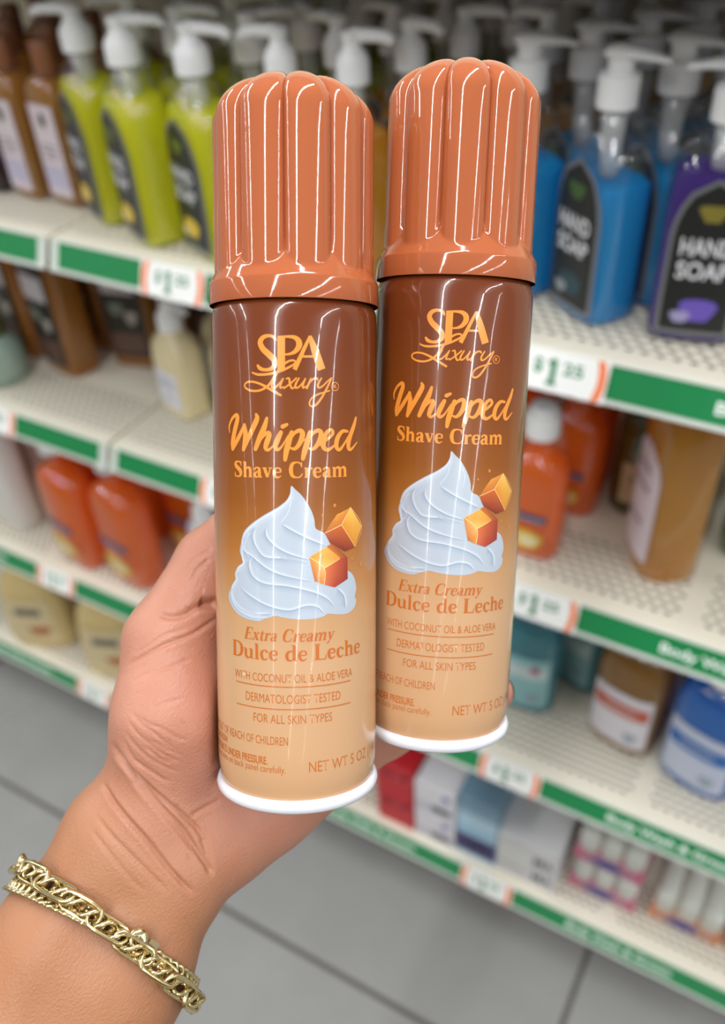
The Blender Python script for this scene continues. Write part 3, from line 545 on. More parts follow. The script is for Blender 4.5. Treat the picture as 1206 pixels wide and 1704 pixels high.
# hand joints, metres in the frame (AX, EYE): tapered segments (x, y, z, radius)
HAND_ARM= [((-0.13275, 0.21297, 0.233, 0.0205), (-0.08836, 0.1262, 0.262, 0.018600000000000002)), ((-0.08836, 0.1262, 0.262, 0.018600000000000002), (-0.07224, 0.0978, 0.27, 0.016)), ((-0.11324, 0.22309, 0.233, 0.0205), (-0.07097, 0.13522, 0.262, 0.018600000000000002)), ((-0.07097, 0.13522, 0.262, 0.018600000000000002), (-0.05627, 0.10608, 0.27, 0.016))]
HAND_PALM= [((-0.07268, 0.09757, 0.27, 0.016), (-0.06166, 0.08798, 0.273, 0.015)), ((-0.05583, 0.10631, 0.27, 0.016), (-0.04725, 0.09954, 0.277, 0.013)), ((-0.06426, 0.10194, 0.27, 0.016), (-0.05417, 0.09593, 0.279, 0.0145)), ((-0.06166, 0.08798, 0.273, 0.015), (-0.05417, 0.09593, 0.279, 0.0145)), ((-0.05417, 0.09593, 0.279, 0.0145), (-0.04725, 0.09954, 0.277, 0.013)), ((-0.05248, 0.08268, 0.28, 0.013), (-0.03359, 0.01709, 0.288, 0.0105)), ((-0.04905, 0.09088, 0.282, 0.013), (-0.02042, 0.03726, 0.294, 0.0105)), ((-0.0443, 0.09658, 0.282, 0.013), (-0.00568, 0.05682, 0.301, 0.0095)), ((-0.04101, 0.10026, 0.279, 0.013), (0.00766, 0.07368, 0.307, 0.0088)), ((-0.03359, 0.01709, 0.288, 0.0105), (-0.02042, 0.03726, 0.294, 0.0105)), ((-0.02042, 0.03726, 0.294, 0.0105), (-0.00568, 0.05682, 0.301, 0.0095)), ((-0.00568, 0.05682, 0.301, 0.0095), (0.00766, 0.07368, 0.307, 0.0088)), ((-0.05901, 0.08551, 0.271, 0.016), (-0.05616, 0.06084, 0.267, 0.017)), ((-0.05616, 0.06084, 0.267, 0.017), (-0.05813, 0.03998, 0.272, 0.013800000000000002)), ((-0.04637, 0.09846, 0.274, 0.0135), (-0.02926, 0.08929, 0.28, 0.0135)), ((-0.02926, 0.08929, 0.28, 0.0135), (-0.00864, 0.08157, 0.298, 0.0105)), ((-0.05597, 0.07167, 0.274, 0.017), (-0.04255, 0.08357, 0.283, 0.013))]
HAND_FINGERS= [[((-0.0585, 0.03998, 0.272, 0.014), (-0.04721, 0.01618, 0.279, 0.0112)), ((-0.04721, 0.01618, 0.279, 0.0112), (-0.0342, 0.00192, 0.285, 0.009800000000000001)), ((-0.0342, 0.00192, 0.285, 0.009800000000000001), (-0.02728, -0.00271, 0.287, 0.0086))], [((-0.03359, 0.01709, 0.288, 0.0105), (-0.00256, -0.00927, 0.2925, 0.009300000000000001)), ((-0.00256, -0.00927, 0.2925, 0.009300000000000001), (0.01771, -0.0224, 0.302, 0.008400000000000001)), ((0.01771, -0.0224, 0.302, 0.008400000000000001), (0.02886, -0.02683, 0.3015, 0.0076))], [((-0.02042, 0.03726, 0.294, 0.0105), (0.01254, 0.01214, 0.3, 0.009300000000000001)), ((0.01254, 0.01214, 0.3, 0.009300000000000001), (0.03428, 0.00205, 0.3045, 0.008400000000000001)), ((0.03428, 0.00205, 0.3045, 0.008400000000000001), (0.04085, -0.0008, 0.2985, 0.0076))], [((-0.00568, 0.05682, 0.301, 0.0095), (0.02467, 0.04063, 0.3075, 0.0088)), ((0.02467, 0.04063, 0.3075, 0.0088), (0.03851, 0.03337, 0.3055, 0.008)), ((0.03851, 0.03337, 0.3055, 0.008), (0.04201, 0.03085, 0.301, 0.0072))], [((0.00766, 0.07368, 0.307, 0.0088), (0.02634, 0.06868, 0.3125, 0.008)), ((0.02634, 0.06868, 0.3125, 0.008), (0.04091, 0.06396, 0.308, 0.0072)), ((0.04091, 0.06396, 0.308, 0.0072), (0.04466, 0.06118, 0.3025, 0.0066))]]
HAND_NAILS= [((-0.02728, -0.00271, 0.287), (-0.0342, 0.00192, 0.285), 0.0086), ((0.02886, -0.02683, 0.3015), (0.01771, -0.0224, 0.302), 0.0076), ((0.04085, -0.0008, 0.2985), (0.03428, 0.00205, 0.3045), 0.0076), ((0.04201, 0.03085, 0.301), (0.03851, 0.03337, 0.3055), 0.0072), ((0.04466, 0.06118, 0.3025), (0.04091, 0.06396, 0.308), 0.0066)]
HAND_CREASES= [([(-0.2793, 0.2607), (-0.2715, 0.2751), (-0.2571, 0.2947), (-0.2428, 0.3109), (-0.2245, 0.3312), (-0.2062, 0.3508), (-0.1932, 0.3678), (-0.1801, 0.3886), (-0.1697, 0.4043)], 1.35, 0.73), ([(-0.291, 0.3038), (-0.2819, 0.3208), (-0.2702, 0.337), (-0.2558, 0.3534), (-0.2402, 0.3704), (-0.2219, 0.3939), (-0.2036, 0.4147), (-0.1906, 0.4265)], 1.12, 0.68), ([(-0.2741, 0.2725), (-0.2597, 0.2895), (-0.2428, 0.3051), (-0.2193, 0.326), (-0.201, 0.3404), (-0.1866, 0.3534), (-0.1775, 0.3678)], 1.05, 0.63), ([(-0.2584, 0.2999), (-0.2375, 0.3234), (-0.2167, 0.3469), (-0.201, 0.3652), (-0.188, 0.3834)], 0.75, 0.63), ([(-0.3002, 0.339), (-0.2819, 0.3625), (-0.2584, 0.386), (-0.2375, 0.4069), (-0.2193, 0.4252)], 0.45, 0.63), ([(-0.3054, 0.3547), (-0.2871, 0.3782), (-0.2636, 0.4069), (-0.2454, 0.4252)], 0.3, 0.63), ([(-0.2597, 0.2242), (-0.2493, 0.236), (-0.2362, 0.2464), (-0.2219, 0.2581), (-0.2062, 0.2686)], 0.26, 0.44), ([(-0.2623, 0.2346), (-0.2519, 0.249), (-0.2375, 0.2607), (-0.2219, 0.2725), (-0.2036, 0.2803)], 0.26, 0.44), ([(-0.2663, 0.2464), (-0.2558, 0.2607), (-0.2402, 0.2751), (-0.2219, 0.2855), (-0.2062, 0.2921)], 0.26, 0.44), ([(-0.2532, 0.2281), (-0.2375, 0.2386), (-0.2245, 0.2425), (-0.2088, 0.2529), (-0.1958, 0.2555)], 0.26, 0.44), ([(-0.2676, 0.2555), (-0.2584, 0.2738), (-0.2454, 0.2868), (-0.2271, 0.2973), (-0.2141, 0.3025)], 0.26, 0.44), ([(-0.2428, 0.2634), (-0.2271, 0.2764), (-0.2141, 0.2816)], 0.26, 0.44), ([(-0.2545, 0.279), (-0.2375, 0.2895), (-0.2193, 0.3051)], 0.26, 0.44), ([(-0.2375, 0.2555), (-0.2193, 0.266), (-0.201, 0.2738)], 0.26, 0.44), ([(-0.2623, 0.172), (-0.2454, 0.1616), (-0.2297, 0.1524), (-0.2141, 0.1459), (-0.1932, 0.1381), (-0.1775, 0.1289), (-0.1632, 0.1185)], 0.68, 0.63), ([(-0.2297, 0.1146), (-0.2167, 0.1172), (-0.201, 0.1159), (-0.1853, 0.1068), (-0.1632, 0.1015)], 0.9, 0.95), ([(-0.2532, 0.159), (-0.2375, 0.1485), (-0.2219, 0.1381), (-0.1958, 0.1302)], 0.3, 0.53), ([(-0.1827, 0.1002), (-0.1723, 0.1028), (-0.1632, 0.1036)], 1.8, 1.47), ([(-0.2584, 0.1903), (-0.2375, 0.1798), (-0.2167, 0.1746), (-0.1932, 0.1642)], 0.3, 0.53), ([(-0.201, 0.0702), (-0.1932, 0.0572), (-0.1827, 0.048), (-0.1697, 0.0415)], 0.38, 0.53), ([(-0.1932, 0.078), (-0.1827, 0.0624), (-0.1723, 0.0532)], 0.38, 0.53), ([(-0.2375, 0.2216), (-0.2193, 0.2138), (-0.201, 0.2085)], 0.22, 0.53), ([(-0.1932, 0.3417), (-0.1749, 0.3312), (-0.1592, 0.3234)], 0.45, 0.63), ([(-0.1697, 0.4069), (-0.1749, 0.3834), (-0.1801, 0.3652)], 0.75, 0.95)]
CHAIN_MAIN= [(-0.3872, 0.3944, 1.0), (-0.2959, 0.4589, 1.0), (-0.1944, 0.5447, 1.0)]
CHAIN_CURB= [(-0.3955, 0.4178, 1.0), (-0.294, 0.4654, 1.0), (-0.1999, 0.5262, 1.0)]
CLASP_AT= [(-0.2608, 0.4727, 1.0), (-0.2331, 0.4921, 1.0)]
# ------------------------------------------------------------------ the hand and forearm: one continuous skin surface
AXN = np.array(AX)
def to_world(P): return np.asarray(P) @ AXN + np.array(EYE)
def seg_sdf(X, a, b):
    pa = np.array(a[:3], np.float32); ba = np.array(b[:3], np.float32)-pa; l2 = float(ba @ ba)
    d0 = X[0]-pa[0]; d1 = X[1]-pa[1]; d2 = X[2]-pa[2]
    h = np.clip((d0*ba[0]+d1*ba[1]+d2*ba[2])/max(l2, 1e-12), 0, 1)
    return np.sqrt((d0-h*ba[0])**2+(d1-h*ba[1])**2+(d2-h*ba[2])**2)-(a[3]+(b[3]-a[3])*h)
def smin(a, b, k):
    h = np.maximum(k-np.abs(a-b), 0)/k
    return np.minimum(a, b)-h*h*k*0.25
def can_frame(c):
    o = AXN @ (np.array(c[0])-np.array(EYE)); u = AXN @ np.array(c[3]); return o.astype(np.float32), (u/np.linalg.norm(u)).astype(np.float32)
def hand_sdf(X):
    d = None
    for a, b in HAND_ARM+HAND_PALM:
        s = seg_sdf(X, a, b); d = s if d is None else smin(d, s, 0.009)
    for ch in HAND_FINGERS:
        f = None
        for a, b in ch:
            s = seg_sdf(X, a, b); f = s if f is None else smin(f, s, 0.003)
        d = smin(d, f, 0.005)
    for c in (CAN_A, CAN_B):      # flesh gives way where it presses on the cans
        o, u = can_frame(c); q = [X[i]-o[i] for i in range(3)]; h = q[0]*u[0]+q[1]*u[1]+q[2]*u[2]
        rad = np.sqrt(np.maximum(q[0]**2+q[1]**2+q[2]**2-h*h, 0))
        e = np.maximum(rad-0.0235, -(h+0.0006)); d = -smin(-d, e, 0.0025)
    return d
def surface_nets(D, org, st):
    nx, ny, nz = D.shape; ins = D < 0
    S = np.zeros((nx-1, ny-1, nz-1, 3), np.float32); N = np.zeros((nx-1, ny-1, nz-1), np.float32)
    def edge(s0, s1, axis, base):
        a = D[s0]; b = D[s1]; x = (a < 0) != (b < 0); t = np.where(x, a/np.where(x, a-b, 1), 0)
        for k in range(3): S[..., k] += np.where(x, (t if k == axis else base[k]), 0)
        N[...] += x
    sl = lambda i, n: slice(i, n-1+i)
    for i in (0, 1):
        for j in (0, 1):
            edge((sl(0, nx), sl(i, ny), sl(j, nz)), (sl(1, nx), sl(i, ny), sl(j, nz)), 0, (0, i, j))
            edge((sl(i, nx), sl(0, ny), sl(j, nz)), (sl(i, nx), sl(1, ny), sl(j, nz)), 1, (i, 0, j))
            edge((sl(i, nx), sl(j, ny), sl(0, nz)), (sl(i, nx), sl(j, ny), sl(1, nz)), 2, (i, j, 0))
    act = N > 0; idx = -np.ones(act.shape, np.int64); I = np.argwhere(act); idx[act] = np.arange(len(I))
    V = (I+S[act]/N[act][:, None])*st+org
    F = []
    for ax in range(3):
        o1, o2 = [(1, 2), (2, 0), (0, 1)][ax]
        s0 = [slice(1, -1)]*3; s0[ax] = slice(0, -1); s1 = list(s0); s1[ax] = slice(1, None)
        s0[ax] = slice(0, D.shape[ax]-1)
        a = ins[tuple(s0)]; b = ins[tuple(s1)]; C = np.argwhere(a != b); fl = a[a != b]
        off = np.array([1, 1, 1]); off[ax] = 0; C = C+off
        def g(d1, d2):
            q = C.copy(); q[:, o1] -= d1; q[:, o2] -= d2; return idx[q[:, 0], q[:, 1], q[:, 2]]
        Q = np.stack([g(1, 1), g(0, 1), g(0, 0), g(1, 0)], 1); Q[~fl] = Q[~fl][:, ::-1]; F.append(Q)
    F = np.concatenate(F); return V, F[(F >= 0).all(1)]
def skin_mat():
    m = bpy.data.materials.new('skin'); m.use_nodes = True; nt = m.node_tree; b = nt.nodes['Principled BSDF']
    tc = nt.nodes.new('ShaderNodeTexCoord'); at = nt.nodes.new('ShaderNodeAttribute'); at.attribute_name = 'palm'
    def noise(scale, detail=4, rough=0.55):
        n = nt.nodes.new('ShaderNodeTexNoise'); n.inputs['Scale'].default_value = scale; n.inputs['Detail'].default_value = detail; n.inputs['Roughness'].default_value = rough
        nt.links.new(tc.outputs['Object'], n.inputs['Vector']); return n.outputs[0]
    def mix(f, a, c):
        r = nt.nodes.new('ShaderNodeMixRGB'); 
        if isinstance(f, float): r.inputs[0].default_value = f
        else: nt.links.new(f, r.inputs[0])
        for i, v in ((1, a), (2, c)):
            if isinstance(v, str): r.inputs[i].default_value = hexc(v)
            else: nt.links.new(v, r.inputs[i])
        return r.outputs[0]
    arm = mix(noise(70), '#9c6645', '#ab7855'); palm = mix(noise(60), '#a96c56', '#c08972')
    base = mix(at.outputs['Fac'], arm, palm)
    fr = nt.nodes.new('ShaderNodeValToRGB'); fr.color_ramp.elements[0].position = 0.70; fr.color_ramp.elements[1].position = 0.78   # a few freckles
    nt.links.new(noise(420, 1), fr.inputs[0]); 
    sc_ = nt.nodes.new('ShaderNodeMath'); sc_.operation = 'MULTIPLY'; sc_.inputs[1].default_value = 0.35; nt.links.new(fr.outputs[0], sc_.inputs[0])
    base = mix(sc_.outputs[0], base, '#8d5a3e')
    nt.links.new(base, b.inputs['Base Color']); b.inputs['Roughness'].default_value = 0.46; b.inputs['Specular IOR Level'].default_value = 0.42
    b.inputs['Subsurface Weight'].default_value = 0.12; b.inputs['Subsurface Radius'].default_value = (1.0, 0.35, 0.2); b.inputs['Subsurface Scale'].default_value = 0.003
    vo = nt.nodes.new('ShaderNodeTexVoronoi'); vo.inputs['Scale'].default_value = 1300; nt.links.new(tc.outputs['Object'], vo.inputs['Vector'])
    # fine skin lines run across the limb
    wv = nt.nodes.new('ShaderNodeMapping'); wv.inputs['Scale'].default_value = (1500, 420, 1500); wv.inputs['Rotation'].default_value = (0.3, 0.2, 0.7); nt.links.new(tc.outputs['Object'], wv.inputs[0])
    n2 = nt.nodes.new('ShaderNodeTexNoise'); n2.inputs['Scale'].default_value = 1; n2.inputs['Detail'].default_value = 5; nt.links.new(wv.outputs[0], n2.inputs['Vector'])
    ad = nt.nodes.new('ShaderNodeMath'); ad.operation = 'MULTIPLY_ADD'; ad.inputs[1].default_value = 0.5; nt.links.new(vo.outputs[0], ad.inputs[0]); nt.links.new(n2.outputs[0], ad.inputs[2])
    bp = nt.nodes.new('ShaderNodeBump'); bp.inputs['Strength'].default_value = 0.28; bp.inputs['Distance'].default_value = 0.0006
    nt.links.new(ad.outputs[0], bp.inputs['Height']); nt.links.new(bp.outputs[0], b.inputs['Normal']); return m
def build_hand():
    st = 0.00105; lo = np.array([-0.152, -0.032, 0.208]); hi = np.array([0.062, 0.228, 0.330])
    n = np.ceil((hi-lo)/st).astype(int)+1
    ax = [np.arange(n[i], dtype=np.float32)*st+lo[i] for i in range(3)]
    X = np.meshgrid(*ax, indexing='ij', sparse=True)
    D = hand_sdf(X).astype(np.float32)
    D = np.maximum(D, (X[1]-0.2245).astype(np.float32))
    V, F = surface_nets(D, lo, st)
    me = bpy.data.meshes.new('nets'); me.from_pydata(V.tolist(), [], F.tolist()); me.update()
    o = bpy.data.objects.new('nets', me); COL.objects.link(o)
    sm = o.modifiers.new('s', 'SMOOTH'); sm.factor = 0.5; sm.iterations = 4
    ss = o.modifiers.new('d', 'SUBSURF'); ss.levels = 1; ss.render_levels = 1
    ev = o.evaluated_get(bpy.context.evaluated_depsgraph_get()); m2 = bpy.data.meshes.new_from_object(ev)
    bpy.data.objects.remove(o); bpy.data.meshes.remove(me)
    nv = len(m2.vertices); P = np.empty(nv*3, np.float32); m2.vertices.foreach_get('co', P); P = P.reshape(-1, 3)
    Nn = np.empty(nv*3, np.float32); m2.vertices.foreach_get('normal', Nn); Nn = Nn.reshape(-1, 3)
    # creases: grooves carved into the palm side
    uvw = P[:, :2]/P[:, 2:3]; face = np.clip((-Nn[:, 2]-0.05)/0.25, 0, 1); disp = np.zeros(nv, np.float32)
    for pts, dep, wid in HAND_CREASES:
        Q = np.array(catmull(pts, 4), np.float32); best = np.full(nv, 1e3, np.float32); tt = np.zeros(nv, np.float32)
        near = (uvw[:, 0] > Q[:, 0].min()-.02) & (uvw[:, 0] < Q[:, 0].max()+.02) & (uvw[:, 1] > Q[:, 1].min()-.02) & (uvw[:, 1] < Q[:, 1].max()+.02)
        ii = np.where(near & (face > 0))[0]
        if not len(ii): continue
        u = uvw[ii]; bb = np.full(len(ii), 1e3, np.float32); tb = np.zeros(len(ii), np.float32); m = len(Q)-1
        for k in range(m):
            a = Q[k]; d = Q[k+1]-a; h = np.clip(((u-a) @ d)/max(d @ d, 1e-12), 0, 1); r = np.linalg.norm(u-a-h[:, None]*d, axis=1)
            s = r < bb; bb[s] = r[s]; tb[s] = (k+h[s])/m
        dist = bb*P[ii, 2]; taper = np.clip(np.minimum(tb, 1-tb)*6+0.15, 0, 1); wm = wid*0.001
        disp[ii] -= (dep*0.001*taper*(np.exp(-(dist/wm)**2)-0.16*np.exp(-((dist-2.0*wm)/(1.3*wm))**2))).astype(np.float32)*face[ii]
    P = P+Nn*disp[:, None]
    tcoord = (P[:, 0]*0.6-P[:, 1]*0.8); t0 = (-0.062*0.6-0.098*0.8)
    palm = np.clip((tcoord-t0)/0.035+0.25, 0, 1)*np.clip(0.6-Nn[:, 2]*0.7, 0, 1)
    W = to_world(P); m2.vertices.foreach_set('co', W.astype(np.float32).ravel())
    m2.update()
    a = m2.attributes.new('palm', 'FLOAT', 'POINT'); a.data.foreach_set('value', palm.astype(np.float32))
    m2.polygons.foreach_set('use_smooth', [True]*len(m2.polygons))
    m2.materials.clear(); m2.materials.append(skin_mat()); m2.name = 'person'
    ho = bpy.data.objects.new('person', m2); COL.objects.link(ho)
    # make sure faces point outwards
    bm = bmesh.new(); bm.from_mesh(m2); bmesh.ops.recalc_face_normals(bm, faces=bm.faces[:]); bm.to_mesh(m2); bm.free()
    tag(ho, 'person seen as a left forearm and hand holding two orange cans', 'person')
    nm = mat('fingernail', '#d8a796', 0.25, coat=0.3)
    for tip, prev, r in HAND_NAILS:
        t = np.array(tip); d = t-np.array(prev); d /= np.linalg.norm(d); o_, u_ = can_frame(CAN_A if tip[0] < 0 and tip[2] < .29 else CAN_B)
        q = t-o_; q = q-u_*(q @ u_); nrm = q/np.linalg.norm(q); nrm = nrm-d*(nrm @ d); nrm /= np.linalg.norm(nrm); sd = np.cross(d, nrm)
        V = []; Fq = []; NI, NJ = 8, 10
        for i in range(NI+1):
            for j in range(NJ+1):
                a_ = (j/NJ-.5)*1.55; ln = (i/NI-.52)*r*1.55; wsc = 0.86 if i in (0, NI) else 1.0
                V.append(to_world(t+d*ln+(nrm*math.cos(a_*wsc)+sd*math.sin(a_*wsc))*(math.sqrt(r*r-max(ln, 0)**2)+0.00025-(0.0010 if i == 0 else 0))))
        Fq = [(i*(NJ+1)+j, i*(NJ+1)+j+1, (i+1)*(NJ+1)+j+1, (i+1)*(NJ+1)+j) for i in range(NI) for j in range(NJ)]
        mesh('fingernail', V, Fq, nm, ho, True)
    return ho
hand = build_hand()

# ------------------------------------------------------------------ gold chains round the wrist
M_gold = mat('gold', '#dccb9a', 0.2, 1.0, noise=0.08, nscale=300)
def wrist_loop(rays, lift, n=160):
    """closed loop round the forearm in the plane of the given directions, lying on the skin"""
    a, b, c = [np.array(r) for r in rays]; nrm = np.cross(a, c); nrm /= np.linalg.norm(nrm)
    A = np.array([(HAND_ARM[0][1][k]+HAND_ARM[2][1][k])/2 for k in range(3)]); B = np.array([(HAND_ARM[1][1][k]+HAND_ARM[3][1][k])/2 for k in range(3)])
    t = -(A @ nrm)/((B-A) @ nrm); cen = A+(B-A)*t
    e1 = (c/np.linalg.norm(c)-a/np.linalg.norm(a)); e1 -= nrm*(e1 @ nrm); e1 /= np.linalg.norm(e1); e2 = np.cross(nrm, e1)
    th = np.arange(n)*2*math.pi/n; Dr = np.outer(np.cos(th), e1)+np.outer(np.sin(th), e2); r = np.full(n, 0.060)
    for _ in range(60):
        Pt = cen+Dr*r[:, None]; d = hand_sdf([Pt[:, 0], Pt[:, 1], Pt[:, 2]]); r -= (d-lift)*0.7
    P = cen+Dr*r[:, None]; Q = P
    for _ in range(3): Q = (np.roll(Q, 1, 0)+2*Q+np.roll(Q, -1, 0))/4
    # bend towards the middle direction on the visible side
    mid = b/np.linalg.norm(b); 
    sag = (mid @ nrm)*np.linalg.norm(cen)
    w_ = np.clip(1-((Q-cen) @ e1/0.033)**2, 0, 1)*np.clip(-(Q-cen)[:, 2]/0.012, 0, 1)
    Q = Q+np.outer(sag*w_, nrm)
    return Q, cen
def link_mesh(name, L, W, wire, flat=1.0, n=22, m=8, twist=0.0):
    """oval chain link lying in its own xy plane, twisted along x if asked"""
    R = []
    for i in range(n):
        a = 2*math.pi*i/n; cx_ = (L/2-W/2)*(1 if math.cos(a) > 0 else -1)*min(1, abs(math.cos(a))*3); x = cx_+W/2*math.cos(a); y = W/2*math.sin(a)
        nx_, ny_ = math.cos(a), math.sin(a); ring = []
        for j in range(m):
            b = 2*math.pi*j/m; p = Vector((x+nx_*wire*math.cos(b), y+ny_*wire*math.cos(b), wire*flat*math.sin(b)))
            p.rotate(Matrix.Rotation(twist*p.x/(L/2), 3, 'X')); ring.append(tuple(p))
        R.append(ring)
    V = [p for r in R for p in r]; F = []
    for i in range(n):
        for j in range(m): F.append((i*m+j, i*m+(j+1) % m, ((i+1) % n)*m+(j+1) % m, ((i+1) % n)*m+j))
    me = bpy.data.meshes.new(name); me.from_pydata(V, [], F); me.update()
    for p in me.polygons: p.use_smooth = True
    me.materials.append(M_gold); return me
def resample(P, k):
    Pc = np.vstack([P, P[:1]]); s = np.r_[0, np.cumsum(np.linalg.norm(np.diff(Pc, axis=0), axis=1))]
    q = np.arange(k)*s[-1]/k; return np.stack([np.interp(q, s, Pc[:, i]) for i in range(3)], 1), s[-1]
def put_links(me, P, cen, parent, name, roll, yaw=0.0, side=0.0, height=0.0):
    n = len(P)
    for i in range(n):
        t = P[(i+1) % n]-P[i-1]; t /= np.linalg.norm(t)
        rd = P[i]-cen; rd -= t*(rd @ t); rd /= np.linalg.norm(rd); sd = np.cross(rd, t)
        p = to_world(P[i]+sd*side+rd*height); X, Y, Z = [AXN.T @ v for v in (t, sd, rd)]
        M = Matrix(((X[0], Y[0], Z[0], p[0]), (X[1], Y[1], Z[1], p[1]), (X[2], Y[2], Z[2], p[2]), (0, 0, 0, 1)))
        rl = roll if not callable(roll) else roll(i)
        o = bpy.data.objects.new(name, me); COL.objects.link(o); o.parent = parent
        o.matrix_world = M @ Matrix.Rotation(yaw, 4, 'Z') @ Matrix.Rotation(rl, 4, 'X')
LP, LC = wrist_loop(CHAIN_MAIN, 0.0024)
wide = empty('chain_bracelet'); tag(wide, 'wide gold rope chain bracelet with long flat oval links on the wrist', 'bracelet')
P20, ln = resample(LP, 20)
put_links(link_mesh('flat_link', 0.0125, 0.0052, 0.00068, 1.3), P20, LC, wide, 'flat_link', lambda i: 0.42 if i % 2 else -0.42, 0.10, 0.0, 0.0006)
P70, ln = resample(LP, 72)
put_links(link_mesh('inner_ring', 0.0042, 0.0034, 0.00062), P70, LC, wide, 'inner_ring', lambda i: 0.9 if i % 2 else -0.9, 0.75, 0.0, 0.0003)
LQ, LC2 = wrist_loop(CHAIN_CURB, 0.0013)
curb = empty('chain_bracelet'); tag(curb, 'narrow gold curb chain bracelet with lobster clasp crossing under the wide chain', 'bracelet')
P64, ln = resample(LQ, 64)
put_links(link_mesh('curb_link', 0.0044, 0.0034, 0.00066, 1.0, twist=0.5), P64, LC2, curb, 'curb_link', 0.55, 0.5)
def clasp():
    a, b = [np.array(v) for v in CLASP_AT]
    hits = []
    for v in (a, b):           # where the clasp ends touch the skin
        s = 0.20
        for _ in range(80): q = v*s; s += 0.6*(float(hand_sdf([q[0:1], q[1:2], q[2:3]])[0])-0.0022)
        hits.append(v*s)
    p0, p1 = hits; t = (p1-p0)/np.linalg.norm(p1-p0); m_ = (p0+p1)/2; rd = m_-LC2; rd -= t*(rd @ t); rd /= np.linalg.norm(rd); sd = np.cross(rd, t); L = np.linalg.norm(p1-p0)
    T = lambda x, y, z: tuple(to_world(p0+t*x+sd*y+rd*(z+0.0008)))
    g = G(); pts = [T(L*(0.02+0.55*i/10), -0.0004+0.0016*math.sin(math.pi*i/10), 0.0008) for i in range(11)]; g.tube(pts, [0.0010+0.0007*math.sin(math.pi*i/10) for i in range(11)], 10)
    g.tube([T(L*0.05, -0.0006, .0006), T(L*0.2, -0.0022, .0006), T(L*0.4, -0.0024, .0006), T(L*0.56, -0.0008, .0006)], 0.0006, 8)
    g.obj('lobster_clasp', M_gold, curb, True)
    g = G(); g.rings([[T(L*x, y, z) for y, z in ((-.0016, -.0003), (.0016, -.0003), (.0016, .0013), (-.0016, .0013))] for x in (0.66, 1.0)]); g.obj('end_tab', M_gold, curb)
clasp()
# ------------------------------------------------------------------ products on the shelves
M_shell = shell_mat(); M_shellc = shell_mat('smoky_plastic', (0.9, 0.92, 0.93, 1), 0.1)
M_lblk = mat('label_black', '#1b1d1c', 0.4); M_lgrey = mat('label_border_grey', '#7d7f82', 0.35, 0.3)
M_ltxt = mat('label_text_white', '#d9dadd', 0.4); M_tube = shell_mat('milky_tube', (0.95, 0.97, 0.95, 1), 0.38)
def super_y(wd, dp, ex):
    return lambda x: -(dp/2)*max(1-min(abs(2*x/wd), 1)**ex, 0.0)**(1/ex)
def front_patch(name, outline_w, z0, z1, yf, m, parent, lift=0.0006, nx=14, nz=12, tilt=None):
    """label sheet lying on a bottle front; outline_w(t) -> half width at height fraction t"""
    V = []; F = []
    for k in range(nz+1):
        t = k/nz; z = z0+(z1-z0)*t; hw = outline_w(t); cxx = 0.0
        if isinstance(hw, tuple): cxx, hw = hw
        for i in range(nx+1):
            x = cxx+hw*(2*i/nx-1); V.append((x, yf(x)-lift, z))
    F = [(k*(nx+1)+i, k*(nx+1)+i+1, (k+1)*(nx+1)+i+1, (k+1)*(nx+1)+i) for k in range(nz) for i in range(nx)]
    return mesh(name, V, F, m, parent, True)
def front_text(name, body, x0, x1, z, cap, yf, m, parent, lift=0.0012, bold=0.0):
    V, F = fit_text(body, x0, x1, z, cap, bold); return mesh(name, [(v[0], yf(v[0])-lift, v[1]) for v in V], F, m, parent)
def blob(name, cx, cz, rx, rz, yf, m, parent, lift=0.0011, n=16, wob=0.0):
    V = [(cx, yf(cx)-lift, cz)]+[(cx+rx*(1+wob*math.sin(3*a))*math.cos(a), yf(cx+rx*math.cos(a))-lift, cz+rz*(1+wob*math.cos(2*a))*math.sin(a)) for a in [2*math.pi*i/n for i in range(n)]]
    return mesh(name, V, [(0, 1+i, 1+(i+1) % n) for i in range(n)], m, parent)
arch = lambda hw, shoulder=0.62: (lambda t: hw if t < shoulder else max(hw*math.sqrt(max(1-((t-shoulder)/(1-shoulder))**2, 0)), hw*0.03))

